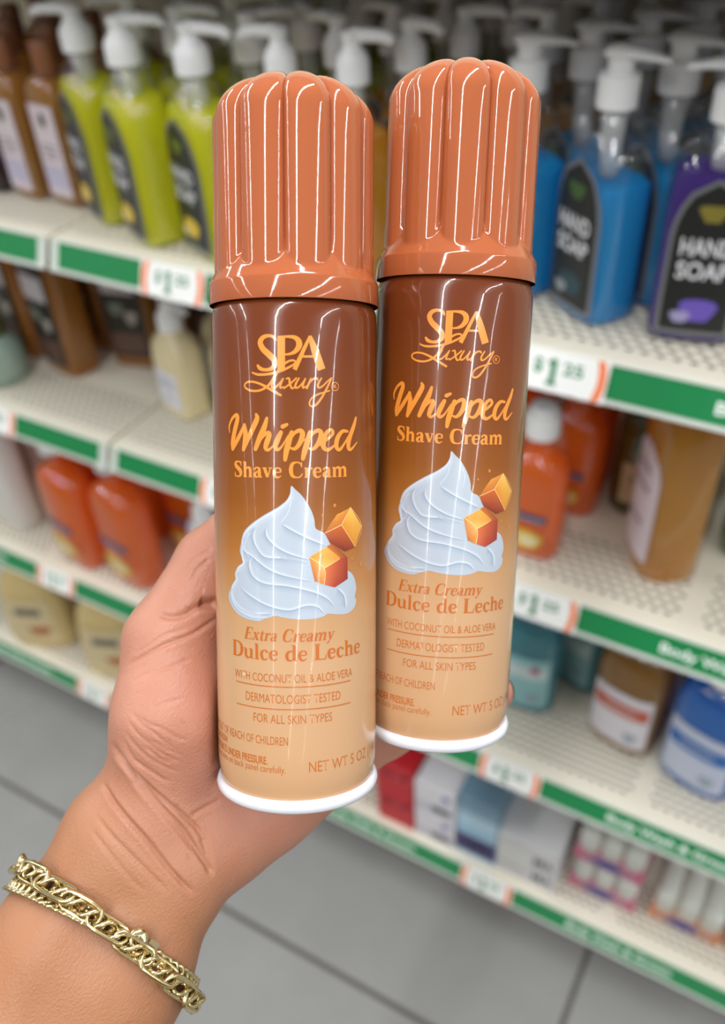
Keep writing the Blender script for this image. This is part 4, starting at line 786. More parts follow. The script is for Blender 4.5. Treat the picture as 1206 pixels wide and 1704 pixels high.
def pump(r, z0, style, m=None, collar_r=0.0148):
    m = m or M_white; g = G()
    if style == 'flat':
        g.lathe([(collar_r, z0), (collar_r, z0+0.0190), (collar_r*0.95, z0+0.0220), (collar_r*0.6, z0+0.0228)], 28)
    else:
        g.lathe([(collar_r, z0), (collar_r, z0+0.0155), (collar_r*0.9, z0+0.0200), (collar_r*0.58, z0+0.0260), (collar_r*0.46, z0+0.0305)], 28)
    g.obj('pump_collar', m, r, 40); zt = z0+0.0228 if style == 'flat' else z0+0.0295
    sr = 0.0094 if style == 'flat' else 0.0072; G().lathe([(sr, zt-0.004), (sr*0.97, zt+(0.013 if style == 'flat' else 0.004))], 18).obj('pump_stem', m, r, 40)
    g = G(); zh = zt+(0.009 if style == 'flat' else 0.002)
    if style == 'flat':     # spoon-shaped actuator that narrows to the spout
        R = []
        for i in range(15):
            t = i/14; x = -0.0130+0.048*t; hw = 0.0135*math.sqrt(max(1-((t-0.2)/0.2)**2, 0)) if t < 0.2 else 0.0135-0.0098*((t-0.2)/0.8)**0.8
            th = 0.0058*(math.sqrt(max(1-((t-0.25)/0.25)**2, 0)) if t < 0.25 else 1-0.62*(t-0.25)/0.75); zc = zh+0.0035-0.006*max(0, t-0.35)**1.5
            hw = max(hw, 0.0006); th = max(th, 0.0006); R.append([(x, hw*math.cos(2*math.pi*k/14), zc+th*math.sin(2*math.pi*k/14)*(0.75 if math.sin(2*math.pi*k/14) < 0 else 1)) for k in range(14)])
        g.rings(R)
    else:
        g.lathe([(0.0076, zh-0.002), (0.0088, zh+0.001), (0.0088, zh+0.0055), (0.0070, zh+0.007)], 18)
        g.tube([(0.0, 0, zh+0.0036), (0.020, 0, zh+0.0036), (0.034, 0, zh+0.0026), (0.0390, 0, zh-0.0012)], [0.0056, 0.0052, 0.0046, 0.0036], 12)
    g.obj('pump_head', m, r, 40)
BK = 1.155
def hand_soap(liq, style, level=0.112, label=True, accent='#d8b93a', emblem='#5c6a22'):
    """arch-shouldered clear bottle with coloured soap, pump and black arched label"""
    r = empty('soap_bottle'); W, D, E = 0.068, 0.050, 4.2
    prof = [(0.0, W-0.012, D-0.012, E), (0.0022, W-0.004, D-0.004, E), (0.006, W, D, E), (0.020, W, D, E), (0.094, W, D, E), (0.106, W*0.965, D*0.98, 3.6), (0.116, W*0.87, D*0.93, 3.1), (0.1235, W*0.73, D*0.84, 2.6), (0.129, W*0.57, D*0.73, 2.2), (0.1335, 0.028, 0.028, 2), (0.137, 0.025, 0.025, 2), (0.143, 0.025, 0.025, 2)]
    prof = [(z*BK, w_, d, e) for z, w_, d, e in prof]; level *= BK
    G().loft(prof, 36, True, False).obj('bottle', M_shell, r, 50)
    q = 0.0022; lp = [(z+q*(1 if z == 0 else 0)+0.0008, w_-2*q, d-2*q, e) for z, w_, d, e in prof if z < level]
    hi_ = level/BK > 0.11; lp.append((level, W*(0.90 if hi_ else 0.98)-2*q, D*(0.95 if hi_ else 0.99)-2*q, 3.2))
    G().loft(lp, 36).obj('liquid_soap', liq, r, 50)
    G().lathe([(0.0078, 0.112), (0.0086, 0.138), (0.0098, 0.163)], 14).obj('pump_chamber', M_tube, r, True)
    G().tube([(0, 0, 0.112), (0.002, 0, 0.05), (0.006, 0, 0.006)], 0.0024, 8).obj('dip_tube', M_tube, r, True)
    pump(r, 0.1395*BK, style)
    if label:
        yf = super_y(W, D, E); a1 = arch(0.0272); a2 = arch(0.0242)
        lb = front_patch('label', a1, 0.010, 0.129, yf, M_lgrey, r)
        front_patch('label_panel', a2, 0.0135, 0.1255, yf, M_lblk, lb, 0.0009)
        front_text('lettering', 'HAND', -0.0185, 0.0185, 0.0740, 0.0135, yf, M_ltxt, lb, 0.0013, 0.02)
        front_text('lettering', 'SOAP', -0.0185, 0.0185, 0.0560, 0.0135, yf, M_ltxt, lb, 0.0013, 0.02)
        blob('label_emblem', 0, 0.105, 0.0090, 0.0085, yf, mat('emblem_'+emblem, emblem, 0.4), lb, 0.0013, 16, 0.3)
        blob('label_picture', 0.002, 0.031, 0.013, 0.011, yf, mat('picture_'+accent, accent, 0.4), lb, 0.0012, 16, 0.18)
        blob('label_picture', -0.010, 0.025, 0.007, 0.006, yf, mat('picture_pale_'+accent, tuple(min(1, v*0.6+0.25) for v in hexc(accent)[:3])+(1,), 0.4), lb, 0.0014, 12, 0.2)
    return r
LQ_Y = liquid_mat('lemon_soap', '#f4f40a', 0.4); LQ_A = liquid_mat('amber_soap', '#f0ab12', 0.5); LQ_B = liquid_mat('blue_soap', '#10b0f4', 0.5); LQ_P = liquid_mat('purple_soap', '#4d22a0', 0.42)
def run(proto_args, spots, style_name, group, labels, z=SHELF[1], size=(1, 1, 1)):
    proto = None
    for i, (x, y, rz, hz) in enumerate(spots):
        if proto is None: o = proto = hand_soap(*proto_args)
        else: o = copy_tree(proto)
        o.location = (x, y, z+0.0004); o.rotation_euler = (0, 0, rz); o.scale = size
        for ch in o.children:
            if ch.name.startswith('pump_head'): ch.rotation_euler = (0, 0, hz-rz)
        lb = labels[i] if i < len(labels) else labels[-1]
        tag(o, lb, 'soap bottle', group)
R_ = math.radians
nth = ('front', 'second', 'third', 'fourth', 'fifth', 'sixth')
def col(x, y, dx, dy, n, rz, hz, jit=0.25):
    out = []
    for i in range(n): out.append((x+dx*i, y+dy*i, rz+random.uniform(-.04, .04), hz+(random.uniform(-jit, jit) if i else 0)))
    return [s for s in out if s[1] < 0.965]
yc = [col(-0.700, 0.675, 0.026, 0.0505, 5, R_(-28), R_(192)), col(-0.622, 0.650, 0.026, 0.0505, 6, R_(-28), R_(20)), col(-0.541, 0.646, 0.026, 0.0505, 6, R_(-28), R_(0), 1.2)]
yl = [[f'yellow-green hand soap with white pump, {nth[i]} in the {c} row from the brown caps' for i in range(len(s))] for s, c in zip(yc, ('first', 'second', 'third'))]
run((LQ_Y, 'cone', 0.116), sum(yc, []), 'lemon', 'yellow-green pump soaps on the top shelf', sum(yl, []), size=(1.08, 1.09, 1.0))
ac = [col(-0.457, 0.656, 0.026, 0.0505, 6, R_(-28), R_(186), .5), col(-0.392, 0.662, 0.026, 0.0505, 6, R_(-28), R_(8), .8), col(-0.270, 0.771, 0.026, 0.0505, 4, R_(-28), R_(170), 1.0)]
al = [[f'amber hand soap, {nth[i]} in the row {c}' for i in range(len(s))] for s, c in zip(ac, ('next to the yellow-green soaps', 'in the middle of the amber soaps', 'next to the blue soaps'))]
run((LQ_A, 'cone', 0.108, True, '#c98a1c', '#6b5a22'), sum(ac, []), 'amber', 'amber pump soaps on the top shelf', sum(al, []), size=(0.84, 0.94, 1.0))
bc = [col(-0.255, 0.690, 0.031, 0.0475, 5, R_(-36), R_(12)), col(-0.181, 0.673, 0.031, 0.0475, 6, R_(-36), R_(-4))]
bl = [[f'blue hand soap with white pump, {nth[i]} in the row {c}' for i in range(len(s))] for s, c in zip(bc, ('beside the amber soaps', 'beside the purple soap'))]
run((LQ_B, 'flat', 0.096, True, '#26424c', '#3c5a2a'), sum(bc, []), 'blue', 'blue pump soaps on the top shelf', sum(bl, []))
pc = col(-0.100, 0.670, 0.036, 0.060, 4, R_(13), R_(195))
run((LQ_P, 'flat', 0.112, True, '#6a55b4', '#7d742e'), pc, 'purple', 'purple pump soaps on the top shelf', [f'purple hand soap with grey-edged black label, {w_}' for w_ in ('front one at the right edge', 'second behind the front one', 'third behind the front one', 'last behind the front one')])

def capped_bottle(name, prof, liq, cap_prof, cap_m, shell=None, level=0.86, label=None, n=36, cap_seg=24):
    r = empty(name); H = prof[-1][0]
    if liq is None: G().loft(prof, n).obj('bottle', shell, r, 50)
    else:
        G().loft(prof, n, True, False).obj('bottle', shell or M_shell, r, 50); q = 0.002
        lp = [(z+(q if z == 0 else 0), max(w_-2*q, .004), max(d-2*q, .004), e) for z, w_, d, e in prof if z <= level*H]
        G().loft(lp, n).obj('liquid_soap', liq, r, 50)
    G().lathe(cap_prof, cap_seg).obj('cap', cap_m, r, 40)
    return r
def body_prof(W, D, H, E=4.0, neck=0.028, sh=0.78, foot=0.005):
    return [(0, W-0.012, D-0.012, E), (0.002, W-0.004, D-0.004, E), (foot, W, D, E), (H*sh*0.5, W, D, E), (H*sh, W, D, E), (H*(sh+0.07), W*0.95, D*0.97, E*0.85), (H*(sh+0.13), W*0.80, D*0.88, 3), (H*(sh+0.175), W*0.56, D*0.68, 2.4), (H*(sh+0.20), neck, neck, 2), (H, neck, neck, 2)]
cap_cyl = lambda z0, r, h: [(r*0.98, z0), (r, z0+0.001), (r, z0+h-0.002), (r*0.93, z0+h), (0.001, z0+h+0.0002)]
# brown-capped square bottles, far left of the top shelf
M_brown = mat('brown_cap', '#8a5738', 0.4); M_lav = mat('lavender_label', '#cdc0c6', 0.45); M_dark = mat('black_cap', '#17171a', 0.4)
def brown_bottle(liq):
    W, D = 0.050, 0.044; r = capped_bottle('lotion_bottle', body_prof(W, D, 0.138, 6, 0.022, 0.80), liq, cap_cyl(0.131, 0.0125, 0.031), M_brown, level=0.93)
    yf = super_y(W, D, 6); lb = front_patch('label', lambda t: 0.0195, 0.012, 0.106, yf, M_lav, r, 0.0006, 8, 6)
    blob('label_emblem', 0.001, 0.091, 0.0055, 0.0075, yf, mat('emblem_dark_olive', '#4f4f3a', 0.5), lb)
    for z, hw in ((0.064, 0.012), (0.058, 0.014), (0.052, 0.010)): front_patch('label_line', lambda t, hw=hw: hw, z, z+0.0022, yf, mat('label_grey_text', '#8d8288', 0.5), lb, 0.0012, 4, 1)
    front_patch('label_picture', lambda t: 0.016, 0.020, 0.044, yf, mat('label_lilac', '#b3aec4', 0.45), lb, 0.0011, 6, 2)
    return r
LQ_H = liquid_mat('honey_liquid', '#cf953c', 0.5); LQ_M = liquid_mat('maroon_liquid', '#3a0f22', 0.2); LQ_DA = liquid_mat('dark_amber_liquid', '#cf8814', 0.55); LQ_DA2 = liquid_mat('olive_liquid', '#7d6a10', 0.35)
bb = brown_bottle(LQ_H)
for i, (x, y, lab) in enumerate(((-0.768, 0.690, 'amber bottle with brown cap and lavender label, next to the yellow-green soaps'), (-0.828, 0.690, 'amber bottle with brown cap and lavender label, second from the yellow-green soaps'),
        (-0.752, 0.745, 'brown-capped amber bottle behind the one next to the yellow-green soaps'), (-0.815, 0.748, 'brown-capped amber bottle behind the second one from the yellow-green soaps'),
        (-0.880, 0.750, 'brown-capped amber bottle behind the maroon bottle'), (-0.745, 0.802, 'brown-capped amber bottle third back beside the yellow-green soaps'), (-0.808, 0.804, 'brown-capped amber bottle third back, one further left'),
        (-0.872, 0.806, 'brown-capped amber bottle third back behind the maroon bottle'), (-0.936, 0.806, 'brown-capped amber bottle third back at the left edge'), (-0.945, 0.862, 'brown-capped amber bottle at the very back of the left edge'))):
    o = bb if i == 0 else copy_tree(bb); o.location = (x, y, SHELF[1]+0.0004); o.rotation_euler = (0, 0, R_(-8)); tag(o, lab, 'lotion bottle', 'brown-capped bottles on the top shelf')
mb = capped_bottle('lotion_bottle', body_prof(0.056, 0.046, 0.125, 6, 0.022, 0.80), LQ_M, cap_cyl(0.118, 0.0125, 0.041), M_dark, level=0.93)
yf = super_y(0.056, 0.046, 6); lb = front_patch('label', lambda t: 0.022, 0.012, 0.098, yf, mat('maroon_label', '#4a1d31', 0.45), mb, 0.0006, 8, 6); blob('label_picture', 0.008, 0.026, 0.010, 0.008, yf, mat('pink_picture', '#b2546c', 0.45), lb)
mb.location = (-0.888, 0.690, SHELF[1]+0.0004); mb.rotation_euler = (0, 0, R_(-8)); tag(mb, 'dark maroon bottle at the left edge of the top shelf', 'lotion bottle')

# second shelf, left: dark amber bottles, teal bottle, cream pump bottle
def amber_big(liq, W=0.078, D=0.056, H=0.205):
    r = capped_bottle('oil_bottle', body_prof(W, D, H, 3.6, 0.026, 0.80), liq, cap_cyl(H-0.006, 0.0155, 0.022), M_dark, level=0.95)
    yf = super_y(W, D, 3.6); hw = W*0.36; lb = front_patch('label', lambda t: hw, 0.020, 0.165, yf, mat('label_near_black', '#221d18', 0.45), r, 0.0006, 12, 8)
    front_patch('label_top_panel', lambda t: hw*0.86, 0.112, 0.146, yf, mat('label_pale_panel', '#b9b2b4', 0.45), lb, 0.0011, 10, 2)
    blob('label_picture', -0.008, 0.090, 0.010, 0.012, yf, mat('label_leaf', '#6c7664', 0.5), lb, 0.0011, 14, 0.3); blob('label_picture', 0.012, 0.078, 0.008, 0.014, yf, mat('label_herb', '#9b948c', 0.5), lb, 0.0012, 14, 0.35)
    front_patch('label_band', lambda t: hw*0.9, 0.026, 0.056, yf, mat('label_brown_band', '#5a4238', 0.5), lb, 0.0011, 10, 2)
    return r
ab = amber_big(LQ_DA)
for i, (x, y, rz, lab) in enumerate(((-0.900, 0.722, -10, 'dark amber bottle with black label, middle of the three on the second shelf'), (-0.822, 0.778, 14, 'dark amber bottle with black label, nearest the cream pump bottle'), (-0.992, 0.735, -6, 'dark amber bottle with black label at the left edge'),
        (-0.915, 0.800, -8, 'dark amber bottle second row behind the middle one'), (-0.835, 0.850, 0, 'dark amber bottle second row behind the right one'), (-1.0, 0.815, 0, 'dark amber bottle second row at the left edge'), (-0.745, 0.862, 0, 'dark amber bottle second row behind the cream bottle'))):
    o = ab if i == 0 else copy_tree(ab); o.location = (x, y, SHELF[2]+0.0004); o.rotation_euler = (0, 0, R_(rz)); tag(o, lab, 'oil bottle', 'dark amber bottles on the second shelf')
M_sage = mat('sage_plastic', '#8fa294', 0.25, coat=0.4)
tb = capped_bottle('soap_jar', [(0, .060, .060, 2), (0.004, .070, .070, 2), (0.018, .074, .074, 2), (0.045, .072, .072, 2), (0.058, .060, .060, 2), (0.066, .044, .044, 2), (0.07, .044, .044, 2)], None, cap_cyl(0.068, 0.024, 0.020), mat('sage_cap', '#4a4a2c', 0.4), M_sage)
tb.location = (-0.972, 0.660, SHELF[2]+0.0004); tag(tb, 'round sage green jar at the left edge of the second shelf', 'jar')
M_cream = mat('cream_plastic', '#d9cba0', 0.3, coat=0.3); M_lwhite = mat('label_white', '#dcdbe2', 0.45)
def cream_pump():
    W, D, H = 0.066, 0.044, 0.118; r = empty('soap_bottle')
    G().loft([(0, W-0.01, D-0.01, 4), (0.003, W, D, 4), (0.08, W, D, 4), (0.094, W*0.93, D*0.95, 3.2), (0.104, W*0.72, D*0.85, 2.6), (0.111, 0.030, 0.030, 2), (H, 0.026, 0.026, 2)], 36).obj('bottle', M_cream, r, 50)
    pump(r, H-0.003, 'cone', collar_r=0.0155); yf = super_y(W, D, 4); lb = front_patch('label', lambda t: 0.022, 0.012, 0.064, yf, M_lwhite, r, 0.0006, 8, 3)
    for z, hw in ((0.050, 0.014), (0.042, 0.016), (0.024, 0.010)): front_patch('label_line', lambda t, hw=hw: hw, z, z+0.003, yf, mat('label_blue_grey', '#9094a8', 0.5), lb, 0.0011, 4, 1)
    return r
cp = cream_pump()
for i, (x, y, rz, lab) in enumerate(((-0.690, 0.706, -16, 'cream coloured pump bottle with white label on the second shelf'), (-0.612, 0.722, -14, 'cream coloured pump bottle just behind the front can edge'), (-0.66, 0.77, -10, 'cream coloured pump bottle in the row behind'))):
    o = cp if i == 0 else copy_tree(cp); o.location = (x, y, SHELF[2]+0.0004); o.rotation_euler = (0, 0, R_(rz)); tag(o, lab, 'soap bottle', 'cream pump bottles on the second shelf')

# orange antibacterial soaps (second shelf right, third shelf left)
LQ_O = liquid_mat('orange_soap', '#ff8614', 0.5); M_lyel = mat('label_yellow', '#d7b63a', 0.45); M_lnavy = mat('label_navy', '#3b3f63', 0.4)
def orange_bottle(W=0.062, D=0.048, H=0.144, capr=0.0165):
    r = capped_bottle('soap_bottle', body_prof(W, D, H, 3.0, 0.026, 0.66), LQ_O, cap_cyl(H-0.004, capr, 0.024), M_white, level=0.9)
    g = G(); g.lathe([(capr*0.75, H+0.0195), (capr*0.7, H+0.027), (capr*0.2, H+0.0285)], 20); g.obj('cap_spout', M_white, r, 40)
    yf = super_y(W, D, 3.0); f = front_patch('label', lambda t: W*0.33, 0.052*H/0.148, 0.062*H/0.148, yf, M_lnavy, r, 0.0006, 8, 2)
    front_text('lettering', 'antibacterial', -W*0.28, W*0.28, 0.0545*H/0.148, 0.0042, yf, M_ltxt, f, 0.0012)
    blob('label_picture', 0, 0.028*H/0.148, W*0.30, 0.013*H/0.148, yf, M_lyel, r, 0.0007, 20, 0.08); blob('label_flower', 0.004, 0.027*H/0.148, W*0.16, 0.008*H/0.148, yf, mat('label_cream', '#dccfa6', 0.5), r, 0.0010, 14, 0.2)
    return r
ob = orange_bottle(); 
for i, (x, y, rz, lab) in enumerate(((-0.207, 0.657, -2, 'orange soap bottle with white cap beside the rear can'), (-0.194, 0.738, -10, 'orange soap bottle with white cap, second row beside the olive bottle'), (-0.262, 0.742, 0, 'orange soap bottle in the second row behind the rear can'), (-0.20, 0.802, 0, 'orange soap bottle in the third row beside the olive bottle'), (-0.272, 0.812, 0, 'orange soap bottle in the third row behind the rear can'))):
    o = ob if i == 0 else copy_tree(ob); o.location = (x, y, SHELF[2]+0.0004); o.rotation_euler = (0, 0, R_(rz)); tag(o, lab, 'soap bottle', 'orange soaps on the second shelf')
og = orange_bottle(0.096, 0.062, 0.205, 0.018)
for i, (x, y, rz, lab) in enumerate(((-0.812, 0.655, -10, 'large orange soap bottle nearest the thumb on the third shelf'), (-0.914, 0.652, -12, 'large orange soap bottle beside the white bottle on the third shelf'), (-0.755, 0.740, -6, 'large orange soap bottle in the second row near the thumb'), (-0.868, 0.735, -8, 'large orange soap bottle in the second row, between the front two'), (-0.985, 0.73, -8, 'large orange soap bottle in the second row behind the white bottle'))):
    o = og if i == 0 else copy_tree(og); o.location = (x, y, SHELF[3]+0.0004); o.rotation_euler = (0, 0, R_(rz)); tag(o, lab, 'soap bottle', 'large orange soaps on the third shelf')
# white pump bottle by the thumb, white lotion bottle at the far left
M_wb = mat('white_bottle', '#dcdbd6', 0.35)
wp = empty('soap_bottle'); G().loft(body_prof(0.070, 0.046, 0.130, 3.4, 0.026, 0.74), 36).obj('bottle', mat('white_soap_body', '#d8dde4', 0.3), wp, 50); pump(wp, 0.127, 'cone'); wp.location = (-0.690, 0.690, SHELF[3]+0.0004); wp.rotation_euler = (0, 0, R_(-30)); tag(wp, 'white pump bottle half hidden behind the thumb', 'soap bottle')
wl = capped_bottle('lotion_bottle', body_prof(0.100, 0.062, 0.215, 3.2, 0.030, 0.8), None, cap_cyl(0.210, 0.018, 0.03), M_white, M_wb); yf = super_y(0.1, 0.062, 3.2)
lb = front_patch('label', lambda t: 0.040, 0.04, 0.165, yf, mat('label_offwhite', '#d7d5cb', 0.5), wl, 0.0006, 10, 4); front_patch('label_band', lambda t: 0.034, 0.112, 0.122, yf, mat('label_band_black', '#23262b', 0.4), lb, 0.0011, 8, 1); blob('label_leaf', 0.018, 0.082, 0.006, 0.006, yf, mat('label_green_leaf', '#93a869', 0.5), lb)
for z in (0.098, 0.09, 0.066, 0.058): front_patch('label_line', lambda t: 0.022, z, z+0.003, yf, mat('label_grey_text', '#8d8288', 0.5), lb, 0.0011, 4, 1)
wl.location = (-1.082, 0.672, SHELF[3]+0.0004); wl.rotation_euler = (0, 0, R_(-18)); tag(wl, 'white lotion bottle with black label stripe at the left edge', 'lotion bottle')
wl2 = copy_tree(wl); wl2.location = (-1.095, 0.745, SHELF[3]+0.0004); tag(wl, None, None, 'white lotion bottles'); tag(wl2, 'white lotion bottle in the second row at the left edge', 'lotion bottle', 'white lotion bottles')

# second shelf right: olive, amber, green bottles
LQ_OL = liquid_mat('olive_soap', '#5f6410', 0.35); LQ_GR = liquid_mat('green_soap', '#5c8a06', 0.3); LQ_AM = liquid_mat('golden_oil', '#e6a61c', 0.6)
ol = capped_bottle('soap_bottle', body_prof(0.066, 0.054, 0.150, 2.6, 0.028, 0.66), LQ_OL, cap_cyl(0.146, 0.017, 0.026), mat('grey_cap', '#8f8a80', 0.4), level=0.92); yf = super_y(0.066, 0.054, 2.6)
lb = front_patch('label', lambda t: 0.022, 0.020, 0.070, yf, mat('label_tan', '#b8a884', 0.5), ol, 0.0006, 8, 3); front_patch('label_line', lambda t: 0.013, 0.048, 0.054, yf, mat('label_olive_text', '#77704e', 0.5), lb, 0.0011, 4, 1)
for i, (x, y, lab) in enumerate(((-0.128, 0.766, 'olive green soap bottle with tan label behind the golden bottle'), (-0.115, 0.842, 'olive green soap bottle in the row behind'))):
    o = ol if i == 0 else copy_tree(ol); o.location = (x, y, SHELF[2]+0.0004); o.rotation_euler = (0, 0, R_(10)); tag(o, lab, 'soap bottle', 'olive soaps on the second shelf')
def golden():
    W, D, H = 0.078, 0.064, 0.205; r = capped_bottle('oil_bottle', body_prof(W, D, H, 2.8, 0.028, 0.80), LQ_AM, cap_cyl(H-0.004, 0.016, 0.024), M_dark, level=0.95)
    yf = super_y(W, D, 2.8); lb = front_patch('label', lambda t: 0.029 if t < .85 else 0.029-0.02*(t-.85)/.15, 0.022, 0.150, yf, mat('label_mauve_white', '#cfc3c8', 0.45), r, 0.0006, 10, 8)
    for z, hw in ((0.12, 0.014), (0.10, 0.018), (0.06, 0.016)): front_patch('label_line', lambda t, hw=hw: hw, z, z+0.006, yf, mat('label_mauve_text', '#8f7f8a', 0.5), lb, 0.0011, 5, 1)
    return r
gd = golden()
for i, (x, y, rz, lab) in enumerate(((-0.086, 0.692, -58, 'golden oil bottle with pale label turned aside, front of the second shelf'),)):
    o = gd if i == 0 else copy_tree(gd); o.location = (x, y, SHELF[2]+0.0004); o.rotation_euler = (0, 0, R_(rz)); tag(o, lab, 'oil bottle')
gn = capped_bottle('soap_bottle', body_prof(0.070, 0.060, 0.190, 3, 0.028, 0.8), LQ_GR, cap_cyl(0.186, 0.016, 0.024), M_white, level=0.95)
for i, (x, y, lab) in enumerate(((-0.006, 0.748, 'bright green bottle at the right edge of the second shelf'), (0.010, 0.825, 'bright green bottle in the row behind at the right edge'))):
    o = gn if i == 0 else copy_tree(gn); o.location = (x, y, SHELF[2]+0.0004); tag(o, lab, 'soap bottle', 'green bottles on the second shelf')

# third shelf right: teal, brown and blue flat bottles with white caps
def flat_bottle(liq, W, D, H, panel, band, capm=M_white, band_z=(0.070, 0.092), ex=2.7):
    r = capped_bottle('body_wash', [(0, W-0.014, D-0.014, ex), (0.003, W-0.003, D-0.003, ex), (0.008, W, D, ex), (H*0.42, W, D, ex), (H*0.70, W, D, ex), (H*0.80, W*0.93, D*0.96, ex), (H*0.88, W*0.78, D*0.88, 2.4), (H*0.94, W*0.55, D*0.7, 2.2), (H*0.965, 0.032, 0.032, 2), (H, 0.032, 0.032, 2)], liq, cap_cyl(H-0.006, 0.0205, 0.018), capm, level=0.9)
    yf = super_y(W, D, ex); lb = front_patch('label', lambda t: W*0.40, 0.018, H*0.62, yf, panel, r, 0.0006, 12, 4)
    front_patch('label_band', lambda t: W*0.37, band_z[0], band_z[1], yf, band, lb, 0.0011, 10, 2)
    front_patch('label_line', lambda t: W*0.22, (band_z[0]+band_z[1])/2-0.0015, (band_z[0]+band_z[1])/2+0.0015, yf, mat('label_text_pale', '#c8c4c6', 0.5), lb, 0.0016, 6, 1)
    blob('label_picture', W*0.2, 0.036, W*0.09, 0.010, yf, mat('label_grey_picture', '#8c9aa8', 0.5), lb, 0.0011, 14, 0.25)
    return r
LQ_BR = liquid_mat('brown_wash', '#ab770c', 0.3); LQ_BL = liquid_mat('deep_blue_wash', '#0a80dc', 0.25); LQ_TE = liquid_mat('teal_wash', '#3fa3b2', 0.3); LQ_DT = liquid_mat('dark_teal_wash', '#0b4f5c', 0.25)
M_pan = mat('label_panel_white', '#cdc9cf', 0.45); M_pant = mat('label_panel_teal', '#86b7ba', 0.45)
for liq, W, D, H, pan, bnd, spots in (
    (LQ_BR, 0.088, 0.064, 0.172, M_pan, mat('label_brick', '#b0543f', 0.45), ((-0.083, 0.704, -10, 'brown body wash with white label and brick red band'), (-0.070, 0.775, -8, 'brown body wash standing behind the front brown one'))),
    (LQ_BL, 0.092, 0.066, 0.176, mat('label_panel_bluewhite', '#b7bfd2', 0.45), mat('label_blue_band', '#1d62a8', 0.45), ((0.010, 0.688, -14, 'bright blue body wash with white and blue label'), (0.024, 0.765, -12, 'bright blue body wash standing behind the front blue one'))),
    (LQ_TE, 0.086, 0.060, 0.170, M_pant, mat('label_teal_white', '#bcd0d0', 0.45), ((-0.212, 0.702, 4, 'teal body wash beside the rear can'), (-0.160, 0.770, -30, 'teal body wash half hidden behind the brown one'), (-0.262, 0.790, 0, 'teal body wash in the row behind'), (-0.31, 0.71, 0, 'teal body wash hidden behind the rear can'))),
    (LQ_DT, 0.086, 0.060, 0.170, mat('label_panel_darkteal', '#4d7d84', 0.45), mat('label_teal_white', '#bcd0d0', 0.45), ((0.112, 0.705, -14, 'dark teal body wash at the right edge of the third shelf'),))):
    p0 = flat_bottle(liq, W, D, H, pan, bnd)
    for i, (x, y, rz, lab) in enumerate(spots):
        o = p0 if i == 0 else copy_tree(p0); o.location = (x, y, SHELF[3]+0.0004); o.rotation_euler = (0, 0, R_(rz)); tag(o, lab, 'body wash', 'body wash bottles on the third shelf')
    if liq is LQ_TE:
        for ch in p0.children:
            if ch.name.startswith('label'): blob('label_dot', 0.018, 0.088, 0.006, 0.006, super_y(W, D, 2.7), mat('label_pink_dot', '#a8586c', 0.5), ch, 0.002)

# bottom shelf: beige lotions, boxes, soap packs
M_beige = mat('beige_plastic', '#ccb57c', 0.35, coat=0.2)
bg = capped_bottle('lotion_bottle', [(0, .105, .055, 3), (0.004, .122, .068, 2.8), (0.03, .128, .072, 2.6), (0.10, .122, .068, 2.6), (0.150, .100, .06, 2.5), (0.172, .066, .05, 2.2), (0.182, .034, .034, 2), (0.19, .034, .034, 2)], None, cap_cyl(0.186, 0.02, 0.024), M_white, M_beige)
yf = super_y(0.124, 0.070, 2.6); lb = front_patch('label', lambda t: 0.042, 0.022, 0.125, yf, mat('label_beige', '#d2c196', 0.45), bg, 0.0012, 10, 4); front_patch('label_band', lambda t: 0.024, 0.088, 0.106, yf, mat('label_slate', '#6b675c', 0.45), lb, 0.0022, 8, 1); blob('label_picture', 0.012, 0.050, 0.020, 0.013, yf, mat('label_rust', '#b06a3c', 0.45), lb, 0.0022, 16, 0.2)
for i, (x, y, rz, lab) in enumerate(((-1.105, 0.652, 22, 'beige lotion bottle at the left end of the bottom shelf'), (-0.930, 0.662, 20, 'beige lotion bottle beside the wrist on the bottom shelf'), (-1.07, 0.745, -8, 'beige lotion bottle in the second row of the bottom shelf'), (-0.90, 0.75, -8, 'beige lotion bottle in the second row beside the wrist'))):
    o = bg if i == 0 else copy_tree(bg); o.location = (x, y, SHELF[4]+0.0004); o.rotation_euler = (0, 0, R_(rz)); tag(o, lab, 'lotion bottle', 'beige lotions on the bottom shelf')
def carton(name, W, D, H, col_, parts, loc, rz, label, cat, group=None):
    r = empty(name, loc, rz); m = mat('card_'+col_, col_, 0.42)
    g = G().box(-W/2, W/2, -D/2, D/2, 0, H, 0.0012); g.obj('box', m, r)
    g = G(); g.box(-W/2+0.001, W/2-0.001, -D/2+0.004, -D/2+0.0045, H-0.0002, H+0.00015); g.obj('flap_seam', mat('card_seam', '#8b8b8b', 0.5), r)
    for nm, x0, x1, z0, z1, c in parts: mesh(nm, [(x0, -D/2-0.0004, z0), (x1, -D/2-0.0004, z0), (x1, -D/2-0.0004, z1), (x0, -D/2-0.0004, z1)], [(0, 1, 2, 3)], mat('ink_'+c, c, 0.42), r)
    return tag(r, label, cat, group)
Z4 = SHELF[4]+0.0004
